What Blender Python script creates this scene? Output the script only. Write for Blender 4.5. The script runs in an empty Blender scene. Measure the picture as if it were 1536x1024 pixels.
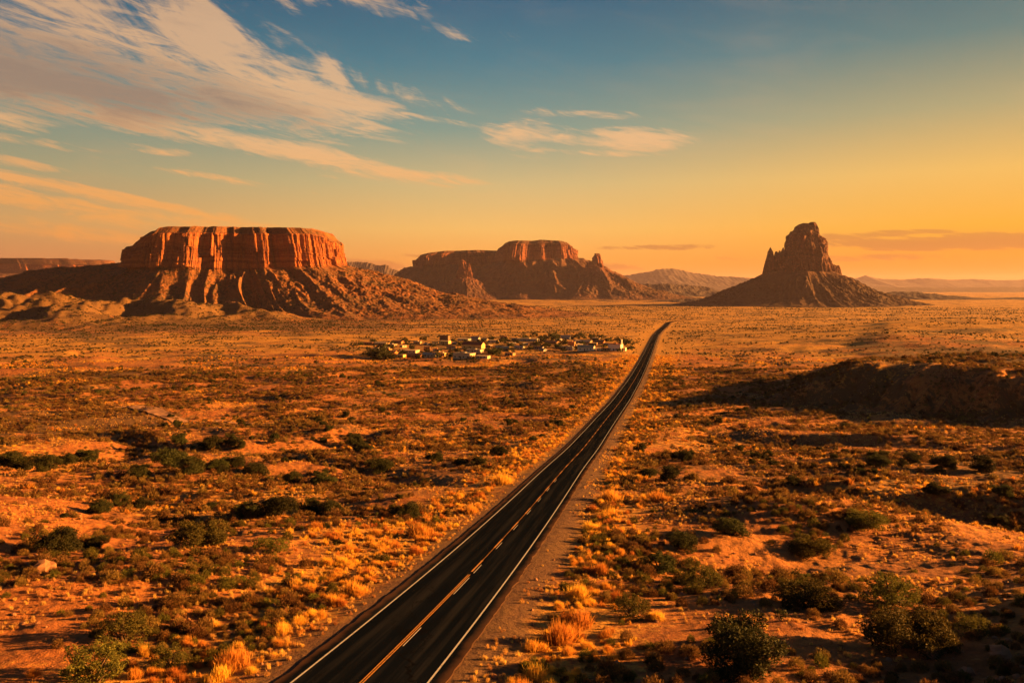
import bpy, math, random
import numpy as np
from mathutils import Vector, Matrix

random.seed(7)
RNG = np.random.default_rng(11)
SC = bpy.context.scene
COL = SC.collection
R = math.radians

# ------------------------------------------------------------------ camera, sky, sun, exposure
CAMZ = 80.0                     # metres above the far valley floor (valley floor is about z = 2)
F = 28.0 / 36.0                 # focal length over sensor width
PITCH = math.atan(82 / 1195.0)
cam = bpy.data.cameras.new('camera')
cam.lens = 28.0
cam.sensor_width = 36.0
cam.clip_start = 0.5
cam.clip_end = 200000.0
co = bpy.data.objects.new('camera', cam)
co.location = (0, 0, CAMZ)
co.rotation_euler = (math.pi / 2 - PITCH, 0, 0)
COL.objects.link(co)
SC.camera = co

SUN_AZ, SUN_EL = R(83), R(10.5)          # azimuth to the right of the view direction (+Y)
SUN_DIR = Vector((math.sin(SUN_AZ) * math.cos(SUN_EL), math.cos(SUN_AZ) * math.cos(SUN_EL), math.sin(SUN_EL)))
sl = bpy.data.lights.new('sun', 'SUN')
sl.energy = 5.0
sl.angle = R(0.6)
sl.color = (1.0, 0.43, 0.085)
so = bpy.data.objects.new('sun', sl)
so.rotation_euler = SUN_DIR.to_track_quat('Z', 'Y').to_euler()
so.location = (300, 50, 300)
COL.objects.link(so)

SC.view_settings.view_transform = 'Standard'
SC.view_settings.look = 'None'
SC.view_settings.gamma = 1.0
SC.view_settings.exposure = 2.6
SC.cycles.use_denoising = True
SC.cycles.max_bounces = 5
SC.cycles.diffuse_bounces = 3
SC.cycles.transmission_bounces = 3
SC.cycles.transparent_max_bounces = 6
SC.cycles.volume_bounces = 1


class NG:
    """small helper for node graphs"""
    def __init__(s, tree):
        s.t = tree
        s.n = tree.nodes
        s.l = tree.links

    def put(s, sock, v):
        if isinstance(v, bpy.types.NodeSocket):
            s.l.new(v, sock)
        elif v is not None:
            sock.default_value = v

    def math(s, op, a, b=None, c=None, clamp=False):
        n = s.n.new('ShaderNodeMath')
        n.operation = op
        n.use_clamp = clamp
        for i, v in enumerate((a, b, c)):
            if v is not None:
                s.put(n.inputs[i], v)
        return n.outputs[0]

    def vmath(s, op, a, b=None):
        n = s.n.new('ShaderNodeVectorMath')
        n.operation = op
        s.put(n.inputs[0], a)
        if b is not None:
            s.put(n.inputs[1], b)
        return n.outputs['Value'] if op in ('DOT_PRODUCT', 'LENGTH') else n.outputs[0]

    def sep(s, v):
        n = s.n.new('ShaderNodeSeparateXYZ')
        s.put(n.inputs[0], v)
        return n.outputs

    def comb(s, x, y, z=0.0):
        n = s.n.new('ShaderNodeCombineXYZ')
        for i, v in enumerate((x, y, z)):
            s.put(n.inputs[i], v)
        return n.outputs[0]

    def noise(s, vec, scale=1.0, detail=4.0, rough=0.55, dist=0.0):
        n = s.n.new('ShaderNodeTexNoise')
        s.put(n.inputs['Vector'], vec)
        n.inputs['Scale'].default_value = scale
        n.inputs['Detail'].default_value = detail
        n.inputs['Roughness'].default_value = rough
        n.inputs['Distortion'].default_value = dist
        return n.outputs['Fac']

    def voro(s, vec, scale=1.0):
        n = s.n.new('ShaderNodeTexVoronoi')
        s.put(n.inputs['Vector'], vec)
        n.inputs['Scale'].default_value = scale
        return n.outputs

    def ss(s, v, a, b, lo=0.0, hi=1.0):
        n = s.n.new('ShaderNodeMapRange')
        n.interpolation_type = 'SMOOTHSTEP'
        s.put(n.inputs[0], v)
        n.inputs[1].default_value = a
        n.inputs[2].default_value = b
        n.inputs[3].default_value = lo
        n.inputs[4].default_value = hi
        return n.outputs[0]

    def mix(s, f, a, b, mode='MIX'):
        n = s.n.new('ShaderNodeMix')
        n.data_type = 'RGBA'
        n.blend_type = mode
        s.put(n.inputs[0], f)
        for sock, v in ((n.inputs[6], a), (n.inputs[7], b)):
            if isinstance(v, tuple):
                v = (v[0], v[1], v[2], 1.0)
            s.put(sock, v)
        return n.outputs[2]

    def ramp(s, v, stops):
        n = s.n.new('ShaderNodeValToRGB')
        cr = n.color_ramp
        while len(cr.elements) < len(stops):
            cr.elements.new(0.5)
        for e, (p, c) in zip(cr.elements, stops):
            e.position = p
            e.color = (c[0], c[1], c[2], 1)
        s.put(n.inputs[0], v)
        return n.outputs[0]

    def attr(s, name):
        n = s.n.new('ShaderNodeAttribute')
        n.attribute_name = name
        return n.outputs['Fac']

    def pos(s):
        return s.n.new('ShaderNodeNewGeometry').outputs['Position']


def lin(r, g, b):
    f = lambda c: (c / 255 / 12.92) if c <= 10 else ((c / 255 + 0.055) / 1.055) ** 2.4
    return (f(r), f(g), f(b))


SKY_GAIN = 1.60      # sky ramp values (display-linear) to physical sky units, before Background strength 0.1


def build_world():
    w = bpy.data.worlds.new('World')
    SC.world = w
    w.use_nodes = True
    g = NG(w.node_tree)
    for n in list(g.n):
        g.n.remove(n)
    out = g.n.new('ShaderNodeOutputWorld')
    bg = g.n.new('ShaderNodeBackground')
    bg.inputs['Strength'].default_value = 0.1
    g.l.new(bg.outputs[0], out.inputs[0])
    nis = g.n.new('ShaderNodeTexSky')
    nis.sky_type = 'NISHITA'
    nis.sun_disc = False
    nis.sun_elevation = SUN_EL
    nis.sun_rotation = SUN_AZ
    nis.altitude = 1600
    nis.dust_density = 3.0
    d = g.n.new('ShaderNodeTexCoord').outputs['Generated']
    x, y, z = g.sep(d)[0:3]
    el = g.math('ARCSINE', z)
    az = g.math('ARCTAN2', x, y)
    # how far towards the sun's side of the sky, 0 .. 1
    hx = g.vmath('DOT_PRODUCT', g.vmath('NORMALIZE', g.comb(x, y, 0.0)), (math.sin(SUN_AZ), math.cos(SUN_AZ), 0))
    e = g.math('DIVIDE', el, R(24), clamp=True)
    away = g.ramp(e, [(0.0, lin(178, 108, 70)), (0.07, lin(206, 132, 78)), (0.17, lin(212, 160, 96)), (0.30, lin(168, 160, 120)),
                      (0.46, lin(112, 144, 134)), (0.64, lin(60, 112, 132)), (0.84, lin(32, 80, 112)), (1.0, lin(24, 64, 96))])
    midw = g.ramp(e, [(0.0, lin(240, 138, 54)), (0.07, lin(255, 164, 66)), (0.17, lin(252, 194, 104)), (0.30, lin(216, 190, 130)),
                      (0.46, lin(138, 160, 144)), (0.64, lin(78, 130, 144)), (0.84, lin(48, 98, 128)), (1.0, lin(36, 80, 112))])
    sunw = g.ramp(e, [(0.0, lin(248, 122, 14)), (0.06, lin(255, 142, 18)), (0.16, lin(255, 177, 42)), (0.30, lin(250, 194, 96)),
                      (0.46, lin(186, 172, 122)), (0.64, lin(106, 134, 128)), (0.84, lin(60, 100, 116)), (1.0, lin(44, 82, 104))])
    grad = g.mix(g.ss(hx, -0.5, 0.15), away, midw)
    grad = g.mix(g.ss(hx, 0.08, 0.70), grad, sunw)
    grad = g.vmath('MULTIPLY', grad, (SKY_GAIN,) * 3)
    # the sky darkens towards the zenith and away from the sunset
    dz = g.math('MULTIPLY', g.ss(el, R(20), R(50), 1.0, 0.75), g.ss(g.math('ADD', y, g.math('MULTIPLY', hx, .5)), -0.6, 0.35, 0.95, 1.0))
    grad = g.mix(1.0, grad, g.comb(dz, dz, dz), 'MULTIPLY')
    nsky = g.vmath('MULTIPLY', nis.outputs[0], (.07, .07, .07))
    sky = g.mix(0.93, nsky, grad)

    # clouds: soft banks on the sky sphere, broken up by wind-drawn fibres
    def bank(az0, el0, a, b, tilt, power=1.0):
        c, s_ = math.cos(R(tilt)), math.sin(R(tilt))
        u = g.math('SUBTRACT', az, R(az0))
        v = g.math('SUBTRACT', el, R(el0))
        p = g.math('ADD', g.math('MULTIPLY', u, c / R(a)), g.math('MULTIPLY', v, s_ / R(a)))
        q = g.math('ADD', g.math('MULTIPLY', u, -s_ / R(b)), g.math('MULTIPLY', v, c / R(b)))
        r2 = g.math('ADD', g.math('MULTIPLY', p, p), g.math('MULTIPLY', q, q))
        return g.math('MULTIPLY', g.math('SUBTRACT', 1.0, r2, clamp=True), power)

    def mx(*a):
        r = a[0]
        for b in a[1:]:
            r = g.math('MAXIMUM', r, b)
        return r

    def fibres(tilt, su, sv, seed, detail=7.0, rough=0.6, dist=1.2):
        c, s_ = math.cos(R(tilt)), math.sin(R(tilt))
        u = g.math('ADD', g.math('MULTIPLY', az, c * su), g.math('MULTIPLY', el, s_ * su))
        v = g.math('ADD', g.math('MULTIPLY', az, -s_ * sv), g.math('MULTIPLY', el, c * sv))
        return g.noise(g.comb(u, v, seed), 1.0, detail, rough, dist)

    f1 = fibres(-9, 6.0, 34.0, 1.3, detail=9.0, rough=0.62, dist=0.8)
    f2 = fibres(-36, 7.0, 26.0, 4.1, detail=9.0, rough=0.62, dist=1.0)
    f3 = fibres(-11, 18.0, 120.0, 7.7, detail=8.0, rough=0.7, dist=0.9)
    f4 = fibres(-8, 2.6, 9.0, 9.4, detail=3.0)
    ctr = lambda f, k: g.math('MULTIPLY', g.math('SUBTRACT', f, 0.5), k)
    fa = g.math('ADD', ctr(f1, 2.7), ctr(f3, 2.4))
    fb = g.math('ADD', ctr(f2, 3.4), ctr(f3, 1.8))
    body = mx(bank(-26.0, 13.4, 19.5, 3.7, -8, 1.0), bank(-16.0, 12.9, 10.5, 2.5, -12, 1.0), bank(-34.0, 13.0, 14.0, 3.2, -4, 1.25))
    plume = mx(bank(-27.0, 18.6, 9.0, 1.6, -38, 1.0), bank(-19.5, 16.9, 7.5, 1.5, -36, .95), bank(-13.5, 15.0, 6.0, 1.3, -26, .9), bank(-6.5, 12.9, 4.5, .8, -14, .8), bank(-22.0, 16.6, 13.0, 3.6, -22, 1.0), bank(-30.5, 17.8, 12.0, 3.2, -20, 0.85), bank(-17.5, 19.4, 6.0, 1.5, -12, .75),
               bank(-9.0, 18.9, 4.2, 1.1, -12, .85), bank(-3.5, 17.2, 4.5, .7, -5, .6), bank(-13.0, 19.9, 5.2, 1.3, -8, .75))
    band = mx(bank(-18.0, 9.6, 16.5, 1.05, -9.5, 1.1), bank(-27.5, 10.9, 12.0, 1.1, -8, 1.05), bank(-8.0, 8.0, 7.5, .6, -7, 1.0),
              bank(-34.0, 10.2, 6.0, .8, -8, 1.0),
              bank(1.2, 10.6, 4.6, 1.25, -3, .95), bank(8.6, 10.2, 5.2, 1.0, -3, .95), bank(5.0, 12.0, 5.0, .5, -3, .6), bank(1.8, 9.05, 3.5, .35, -2, .62),
              bank(-29.5, 5.2, 15.0, 1.1, -8, .85), bank(-33.0, 3.8, 12.0, .8, -6, .75), bank(-22.0, 4.1, 11.0, .6, -4, .8),
              bank(-24.0, 8.8, 3.0, .4, -3, .6), bank(-14.0, 7.6, 2.5, .35, -6, .5), bank(-32.0, 7.5, 4.0, .4, -6, .6),
              bank(-30.0, 6.3, 13.0, .45, -8, 1.0), bank(-25.0, 5.3, 11.0, .35, -8, .9), bank(-33.0, 9.0, 7.0, .4, -6, .8), bank(4.5, 9.4, 7.0, .3, -3, .7), bank(-6.0, 11.6, 6.0, .35, -8, .6), bank(-20.0, 7.2, 9.0, .3, -7, .6))
    low = mx(bank(10.5, 2.75, 5.0, .28, 0, .95), bank(31.0, 2.8, 12.0, .62, 0, 1.2), bank(24.0, 3.35, 6.0, .32, 1, .8),
             bank(20.0, 1.9, 11.0, .30, 0, .55), bank(5.0, 1.4, 9.0, .35, 0, .5), bank(-11.0, 1.5, 7.0, .6, 0, .7), bank(-4.0, 2.2, 6.0, .25, 0, .5))
    m1 = g.ss(g.math('ADD', body, g.math('MULTIPLY', fa, 1.05)), 0.02, 1.15)
    m1 = g.math('MULTIPLY', m1, g.ss(body, 0.0, 0.2))
    m2 = g.ss(g.math('ADD', plume, fb), 0.22, 1.20)
    m2 = g.math('MULTIPLY', m2, g.ss(plume, 0.0, 0.3, 0.0, 0.9))
    m3 = g.ss(g.math('ADD', band, fa), 0.12, 1.10)
    m3 = g.math('MULTIPLY', m3, g.ss(band, 0.0, 0.35))
    m4 = g.ss(g.math('ADD', low, fa), 0.25, 0.75)
    m4 = g.math('MULTIPLY', m4, g.ss(low, 0.02, 0.3))
    # faint veil everywhere so that the blue is not a clean gradient
    veil = g.math('MULTIPLY', g.ss(g.math('MULTIPLY', f4, f1), 0.20, 0.50), 0.13)
    cream = g.ramp(e, [(0.0, lin(250, 150, 70)), (0.2, lin(255, 176, 92)), (0.42, lin(242, 190, 136)), (0.7, lin(236, 190, 144)), (1.0, lin(204, 168, 134))])
    cream = g.mix(g.ss(az, R(-34), R(-8)), g.vmath('MULTIPLY', cream, (.92, .88, .84)), cream)
    grey = g.ramp(e, [(0.0, lin(206, 120, 60)), (0.2, lin(196, 122, 74)), (0.5, lin(146, 124, 110)), (1.0, lin(126, 116, 112))])
    shade = g.ss(g.math('ADD', g.math('ADD', g.math('MULTIPLY', f1, 1.5), bank(-33.0, 13.0, 24.0, 3.2, -5, .8)), g.math('MULTIPLY', f3, .5)), 1.05, 1.85)
    ccol = g.mix(g.math('MULTIPLY', shade, 0.85), cream, grey)
    ccol = g.vmath('MULTIPLY', ccol, (SKY_GAIN,) * 3)
    gcol = g.vmath('MULTIPLY', g.ramp(e, [(0.0, lin(226, 122, 50)), (.11, lin(196, 122, 66)), (.2, lin(222, 150, 72))]), (SKY_GAIN,) * 3)
    cm = mx(m1, m2, m3, veil)
    sky = g.mix(g.math('MULTIPLY', cm, 0.86), sky, ccol)
    sky = g.mix(g.math('MULTIPLY', m4, 0.75), sky, gcol)
    # below the horizon: dull ground colour, only ever seen by bounced light
    sky = g.mix(g.ss(el, R(-1.0), R(-0.4)), (0.5, 0.28, 0.16), sky)
    g.l.new(sky, bg.inputs[0])


build_world()


# ------------------------------------------------------------------ numeric noise
def _h(ix, iy, iz, seed):
    with np.errstate(over='ignore'):
        h = (ix.astype(np.uint32) * np.uint32(374761393) + iy.astype(np.uint32) * np.uint32(668265263)
             + iz.astype(np.uint32) * np.uint32(2246822519) + np.uint32((seed * 3266489917) & 0xffffffff))
        h = (h ^ (h >> np.uint32(13))) * np.uint32(1274126177)
        h ^= h >> np.uint32(16)
        h = h * np.uint32(2654435761)
        h ^= h >> np.uint32(15)
    return h


def n2(x, y, seed=0):
    x = np.asarray(x, float)
    y = np.asarray(y, float)
    fx, fy = np.floor(x), np.floor(y)
    ix, iy = fx.astype(np.int64), fy.astype(np.int64)
    dx, dy = x - fx, y - fy
    u = dx * dx * dx * (dx * (dx * 6 - 15) + 10)
    v = dy * dy * dy * (dy * (dy * 6 - 15) + 10)
    z0 = np.zeros_like(ix)

    def gr(a, b, ax, ay):
        t = _h(a, b, z0, seed).astype(float) * (2 * math.pi / 4294967296.0)
        return np.cos(t) * ax + np.sin(t) * ay
    a = gr(ix, iy, dx, dy)
    b = gr(ix + 1, iy, dx - 1, dy)
    c = gr(ix, iy + 1, dx, dy - 1)
    e = gr(ix + 1, iy + 1, dx - 1, dy - 1)
    return (a + (b - a) * u + (c - a) * v + (a - b - c + e) * u * v) * 1.5


def n3(x, y, z, seed=0):
    x, y, z = np.broadcast_arrays(np.asarray(x, float), np.asarray(y, float), np.asarray(z, float))
    fx, fy, fz = np.floor(x), np.floor(y), np.floor(z)
    ix, iy, iz = fx.astype(np.int64), fy.astype(np.int64), fz.astype(np.int64)
    dx, dy, dz = x - fx, y - fy, z - fz
    s = lambda t: t * t * (3 - 2 * t)
    u, v, w = s(dx), s(dy), s(dz)
    r = 0
    for i in (0, 1):
        for j in (0, 1):
            for k in (0, 1):
                h = _h(ix + i, iy + j, iz + k, seed)
                a = (h & np.uint32(1023)).astype(float) / 511.5 - 1
                b = ((h >> np.uint32(10)) & np.uint32(1023)).astype(float) / 511.5 - 1
                c = ((h >> np.uint32(20)) & np.uint32(1023)).astype(float) / 511.5 - 1
                gdot = a * (dx - i) + b * (dy - j) + c * (dz - k)
                r = r + gdot * (u if i else 1 - u) * (v if j else 1 - v) * (w if k else 1 - w)
    return r * 1.6


def fbm2(x, y, lam, octs, seed, gain=0.5):
    r, a = 0, 1.0
    for o in range(octs):
        r = r + a * n2(x / lam + 7.3 * o, y / lam - 3.1 * o, seed + o)
        lam /= 2.03
        a *= gain
    return r


def sst(t, a=0.0, b=1.0):
    t = np.clip((t - a) / (b - a), 0, 1)
    return t * t * (3 - 2 * t)


# ------------------------------------------------------------------ the road in plan, and the ground's height
# valley profile: metres below the camera against distance ahead
_PY = np.array([-400, -100, 0, 20, 39, 70, 100, 146, 165, 218, 323, 425, 520, 650, 800, 900, 1246, 1500, 2000, 3000, 6000, 12000, 60000], float)
_PD = np.array([2, 8, 14, 17, 19.6, 23.8, 27.4, 32.6, 34.6, 39.4, 46.2, 51.0, 54.4, 58.2, 61.6, 63.6, 69.2, 71.5, 73, 75, 77, 78, 78], float)
_ty = np.arange(-400, 60001, 4.0)
_td = np.interp(_ty, _PY, _PD)
for _ in range(2):
    _k = np.exp(-np.linspace(-2, 2, 11) ** 2)
    _k /= _k.sum()
    _td = np.convolve(np.pad(_td, 5, mode='edge'), _k, 'valid')

# centre line: (pixel column, distance) pairs turned into metres
_road_px = [(296, 25), (557, 39.5), (654, 52), (738, 71), (812, 105), (854, 146), (872, 165), (898, 218), (933.5, 323), (951, 425), (961, 520), (969.5, 650), (976, 800), (979, 900), (984, 1080), (990, 1246), (998, 1420), (1003, 1600)]
_ry = np.array([p[1] for p in _road_px], float)
_rx = np.array([(p[0] - 768) / 1195.0 * p[1] for p in _road_px])
_ry = np.concatenate([[-60.0], _ry, [1680, 1760]])
_rx = np.concatenate([[_rx[0] - 85 * 0.185], _rx, [_rx[-1] + 30, _rx[-1] + 90]])
_rty = np.arange(-60, 1761, 3.0)
_rtx = np.interp(_rty, _ry, _rx)
_k = np.exp(-np.linspace(-2, 2, 21) ** 2)
_k /= _k.sum()
for _ in range(2):
    e0 = _rtx[0] - (_rtx[1] - _rtx[0]) * np.arange(10, 0, -1)
    e1 = _rtx[-1] + (_rtx[-1] - _rtx[-2]) * np.arange(1, 11)
    _rtx = np.convolve(np.concatenate([e0, _rtx, e1]), _k, 'valid')


def road_x(y):
    return np.interp(y, _rty, _rtx)


def road_dist(x, y):
    dx = np.abs(x - road_x(np.clip(y, -60, 1760))) * 0.985
    over = np.maximum(y - 1760, 0) + np.maximum(-60 - y, 0)
    return np.hypot(dx, over)


def bump(x, y, cx, cy, sx, sy, rot=0.0):
    c, s_ = math.cos(rot), math.sin(rot)
    u = ((x - cx) * c + (y - cy) * s_) / sx
    v = (-(x - cx) * s_ + (y - cy) * c) / sy
    return np.exp(-(u * u + v * v))


def height(x, y):
    x = np.asarray(x, float)
    y = np.asarray(y, float)
    base = CAMZ - np.interp(y, _ty, _td)
    r = np.hypot(x, y)
    rd = road_dist(x, y)
    z = 0
    # low terraces and washes
    wx = x + 14 * n2(x / 70, y / 70, 91)
    wy = y + 14 * n2(x / 70, y / 70, 92)
    near = 1 - sst(r, 300, 1500)
    z = z + (2.4 * n2(wx / 75, wy / 48, 3) + 1.15 * n2(wx / 26, wy / 19, 4)) * (0.35 + .65 * near)
    wash = 1 - np.abs(n2(wx / 95 + 5, wy / 60, 17)) * 5
    z = z - 1.5 * sst(wash, 0, 1) * near
    fine = 1 - sst(r, 250, 900)
    z = z + fine * (0.42 * n2(x / 8.5, y / 7, 5) + 0.20 * n2(x / 3.3, y / 2.9, 6) + 0.10 * n2(x / 1.3, y / 1.2, 8) + 0.05 * n2(x / .55, y / .55, 9))
    far = sst(r, 700, 2500)
    z = z + far * (3.0 * n2(x / 400, y / 260, 12) + 1.0 * n2(x / 120, y / 90, 13))
    # terrace to the right with a bare, gullied face
    u = (x + y - 385) / 1.414 + 7 * n2(x / 40, y / 40, 21) + 3 * n2(x / 14, y / 14, 22)
    v = (x - y) / 1.414
    gul = np.abs(n2(v / 9, u / 60, 23)) * 4 + np.abs(n2(v / 4, u / 30, 24)) * 1.4
    taper = sst(x - (y - 250) * 0.5, 60, 106)
    back = 1 - .85 * sst(y, 340, 580)
    face = sst(u, 0, 44)
    z = z + taper * back * (15.0 * face - gul * 2.0 * np.exp(-((u - 20) / 17) ** 2))
    z = z + 3.0 * taper * back * sst(u, 60, 130) * (0.5 + n2(x / 60, y / 60, 25))
    # long low rise far right
    z = z + 21 * bump(x, y, 620, 1080, 260, 190, 0.1) + 9 * bump(x, y, 390, 820, 120, 90)
    # rocky slope at the near right corner, stony bank at the near left
    z = z + 4.2 * bump(x, y, 37, 38, 9.5, 15, -0.5) + 3.0 * bump(x, y, -62, 78, 17, 22)
    # wash on the right
    t = (x - 42) * 0.62 + (y - 112) * 0.78
    z = z - 2.0 * np.exp(-(t / 7) ** 2) * sst(x, 28, 44) * (1 - sst(x, 95, 140))
    # knolls in front of the left mesa
    kn = (52 * bump(x, y, -900, 1500, 210, 130) + 40 * bump(x, y, -690, 1560, 110, 90) + 34 * bump(x, y, -1150, 1420, 260, 110)
          + 30 * bump(x, y, -560, 1640, 120, 70) + 20 * bump(x, y, -760, 1340, 130, 60) + 24 * bump(x, y, -980, 1260, 150, 60))
    kx, ky = x + 40 * n2(x / 150, y / 150, 36), y + 40 * n2(x / 150, y / 150, 37)
    rg = 1 - np.abs(n2(kx / 130, ky / 130, 31)) * 2.4
    z = z + kn * (0.60 + 0.36 * rg + 0.20 * n2(kx / 45, ky / 45, 32) + .11 * n2(x / 17, y / 17, 35))
    z = z + 7 * bump(x, y, 700, 3900, 1400, 350) * (0.6 + n2(x / 160, y / 160, 33))
    # graded roadbed
    w = sst(rd, 7.5, 26 + 0.03 * np.abs(y))
    return base + z * w - 0.25 * sst(rd, 4.6, 8) * (1 - sst(rd, 12, 22))


_F = Vector((0, math.cos(PITCH), -math.sin(PITCH)))
_U = Vector((0, math.sin(PITCH), math.cos(PITCH)))


def ground_at(px, py, t0=18.0, t1=2600.0):
    """the point of the ground seen at a place of the 1536 x 1024 picture"""
    d = _F + Vector((1, 0, 0)) * ((px - 768) / 1195.0) + _U * ((512 - py) / 1195.0)
    t = t0 * (t1 / t0) ** np.linspace(0, 1, 1500)
    x, y, z = d.x * t, d.y * t, CAMZ + d.z * t
    hit = np.nonzero(z < height(x, y))[0]
    i = hit[0] if len(hit) else len(t) - 1
    return float(x[i]), float(y[i]), float(height(x[i], y[i])), float(t[i])


# ------------------------------------------------------------------ object helpers
def mesh_np(name, verts, faces, mat=None, smooth=False, parent=None, link=True):
    """verts (n,3); faces: (m,3) or (m,4) array"""
    verts = np.asarray(verts, np.float32)
    faces = np.asarray(faces, np.int32)
    me = bpy.data.meshes.new(name)
    k = faces.shape[1]
    me.vertices.add(len(verts))
    me.vertices.foreach_set('co', verts.ravel())
    me.loops.add(faces.size)
    me.loops.foreach_set('vertex_index', faces.ravel())
    me.polygons.add(len(faces))
    me.polygons.foreach_set('loop_start', np.arange(0, faces.size, k, dtype=np.int32))
    me.polygons.foreach_set('loop_total', np.full(len(faces), k, np.int32))
    me.polygons.foreach_set('use_smooth', np.full(len(faces), smooth, bool))
    me.update()
    if mat:
        me.materials.append(mat)
    o = bpy.data.objects.new(name, me)
    if link:
        COL.objects.link(o)
    if parent:
        o.parent = parent
    return o


def add_attr(o, name, arr):
    a = o.data.attributes.new(name, 'FLOAT', 'POINT')
    a.data.foreach_set('value', np.asarray(arr, np.float32).ravel())


def tag(o, label=None, cat=None, group=None, kind=None):
    if label:
        o['label'] = label
    if cat:
        o['category'] = cat
    if group:
        o['group'] = group
    if kind:
        o['kind'] = kind
    return o


def empty(name, loc, rz=0.0, sc=1.0):
    o = bpy.data.objects.new(name, None)
    o.location = loc
    o.rotation_euler = (0, 0, rz)
    o.scale = (sc, sc, sc)
    o.empty_display_size = 0.5
    COL.objects.link(o)
    return o


def grid_faces(nr, nc, wrap=False):
    i = np.arange(nr - 1)[:, None]
    j = np.arange(nc if wrap else nc - 1)[None, :]
    j2 = (j + 1) % nc
    a = i * nc + j
    b = i * nc + j2
    c = (i + 1) * nc + j2
    d = (i + 1) * nc + j
    return np.stack([a, b, c, d], -1).reshape(-1, 4)


class MB:
    """collects boxes, prisms and the like into one mesh"""
    def __init__(s):
        s.v = []
        s.f = []

    def add(s, v, f):
        b = len(s.v)
        s.v += [tuple(p) for p in v]
        s.f += [tuple(b + i for i in q) for q in f]

    def box(s, x0, x1, y0, y1, z0, z1):
        s.add([(x0, y0, z0), (x1, y0, z0), (x1, y1, z0), (x0, y1, z0), (x0, y0, z1), (x1, y0, z1), (x1, y1, z1), (x0, y1, z1)],
              [(0, 3, 2, 1), (4, 5, 6, 7), (0, 1, 5, 4), (1, 2, 6, 5), (2, 3, 7, 6), (3, 0, 4, 7)])

    def build(s, name, mat, parent=None):
        me = bpy.data.meshes.new(name)
        me.from_pydata(s.v, [], s.f)
        me.update()
        me.materials.append(mat)
        o = bpy.data.objects.new(name, me)
        COL.objects.link(o)
        if parent:
            o.parent = parent
        return o


# ------------------------------------------------------------------ materials
def new_mat(name):
    m = bpy.data.materials.new(name)
    m.use_nodes = True
    g = NG(m.node_tree)
    p = g.n['Principled BSDF']
    p.inputs['Roughness'].default_value = 0.95
    p.inputs['Specular IOR Level'].default_value = 0.15
    return m, g, p


def bumpn(g, p, h, strength, dist):
    b = g.n.new('ShaderNodeBump')
    b.inputs['Strength'].default_value = strength
    b.inputs['Distance'].default_value = dist
    g.put(b.inputs['Height'], h)
    g.l.new(b.outputs[0], p.inputs['Normal'])


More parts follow.
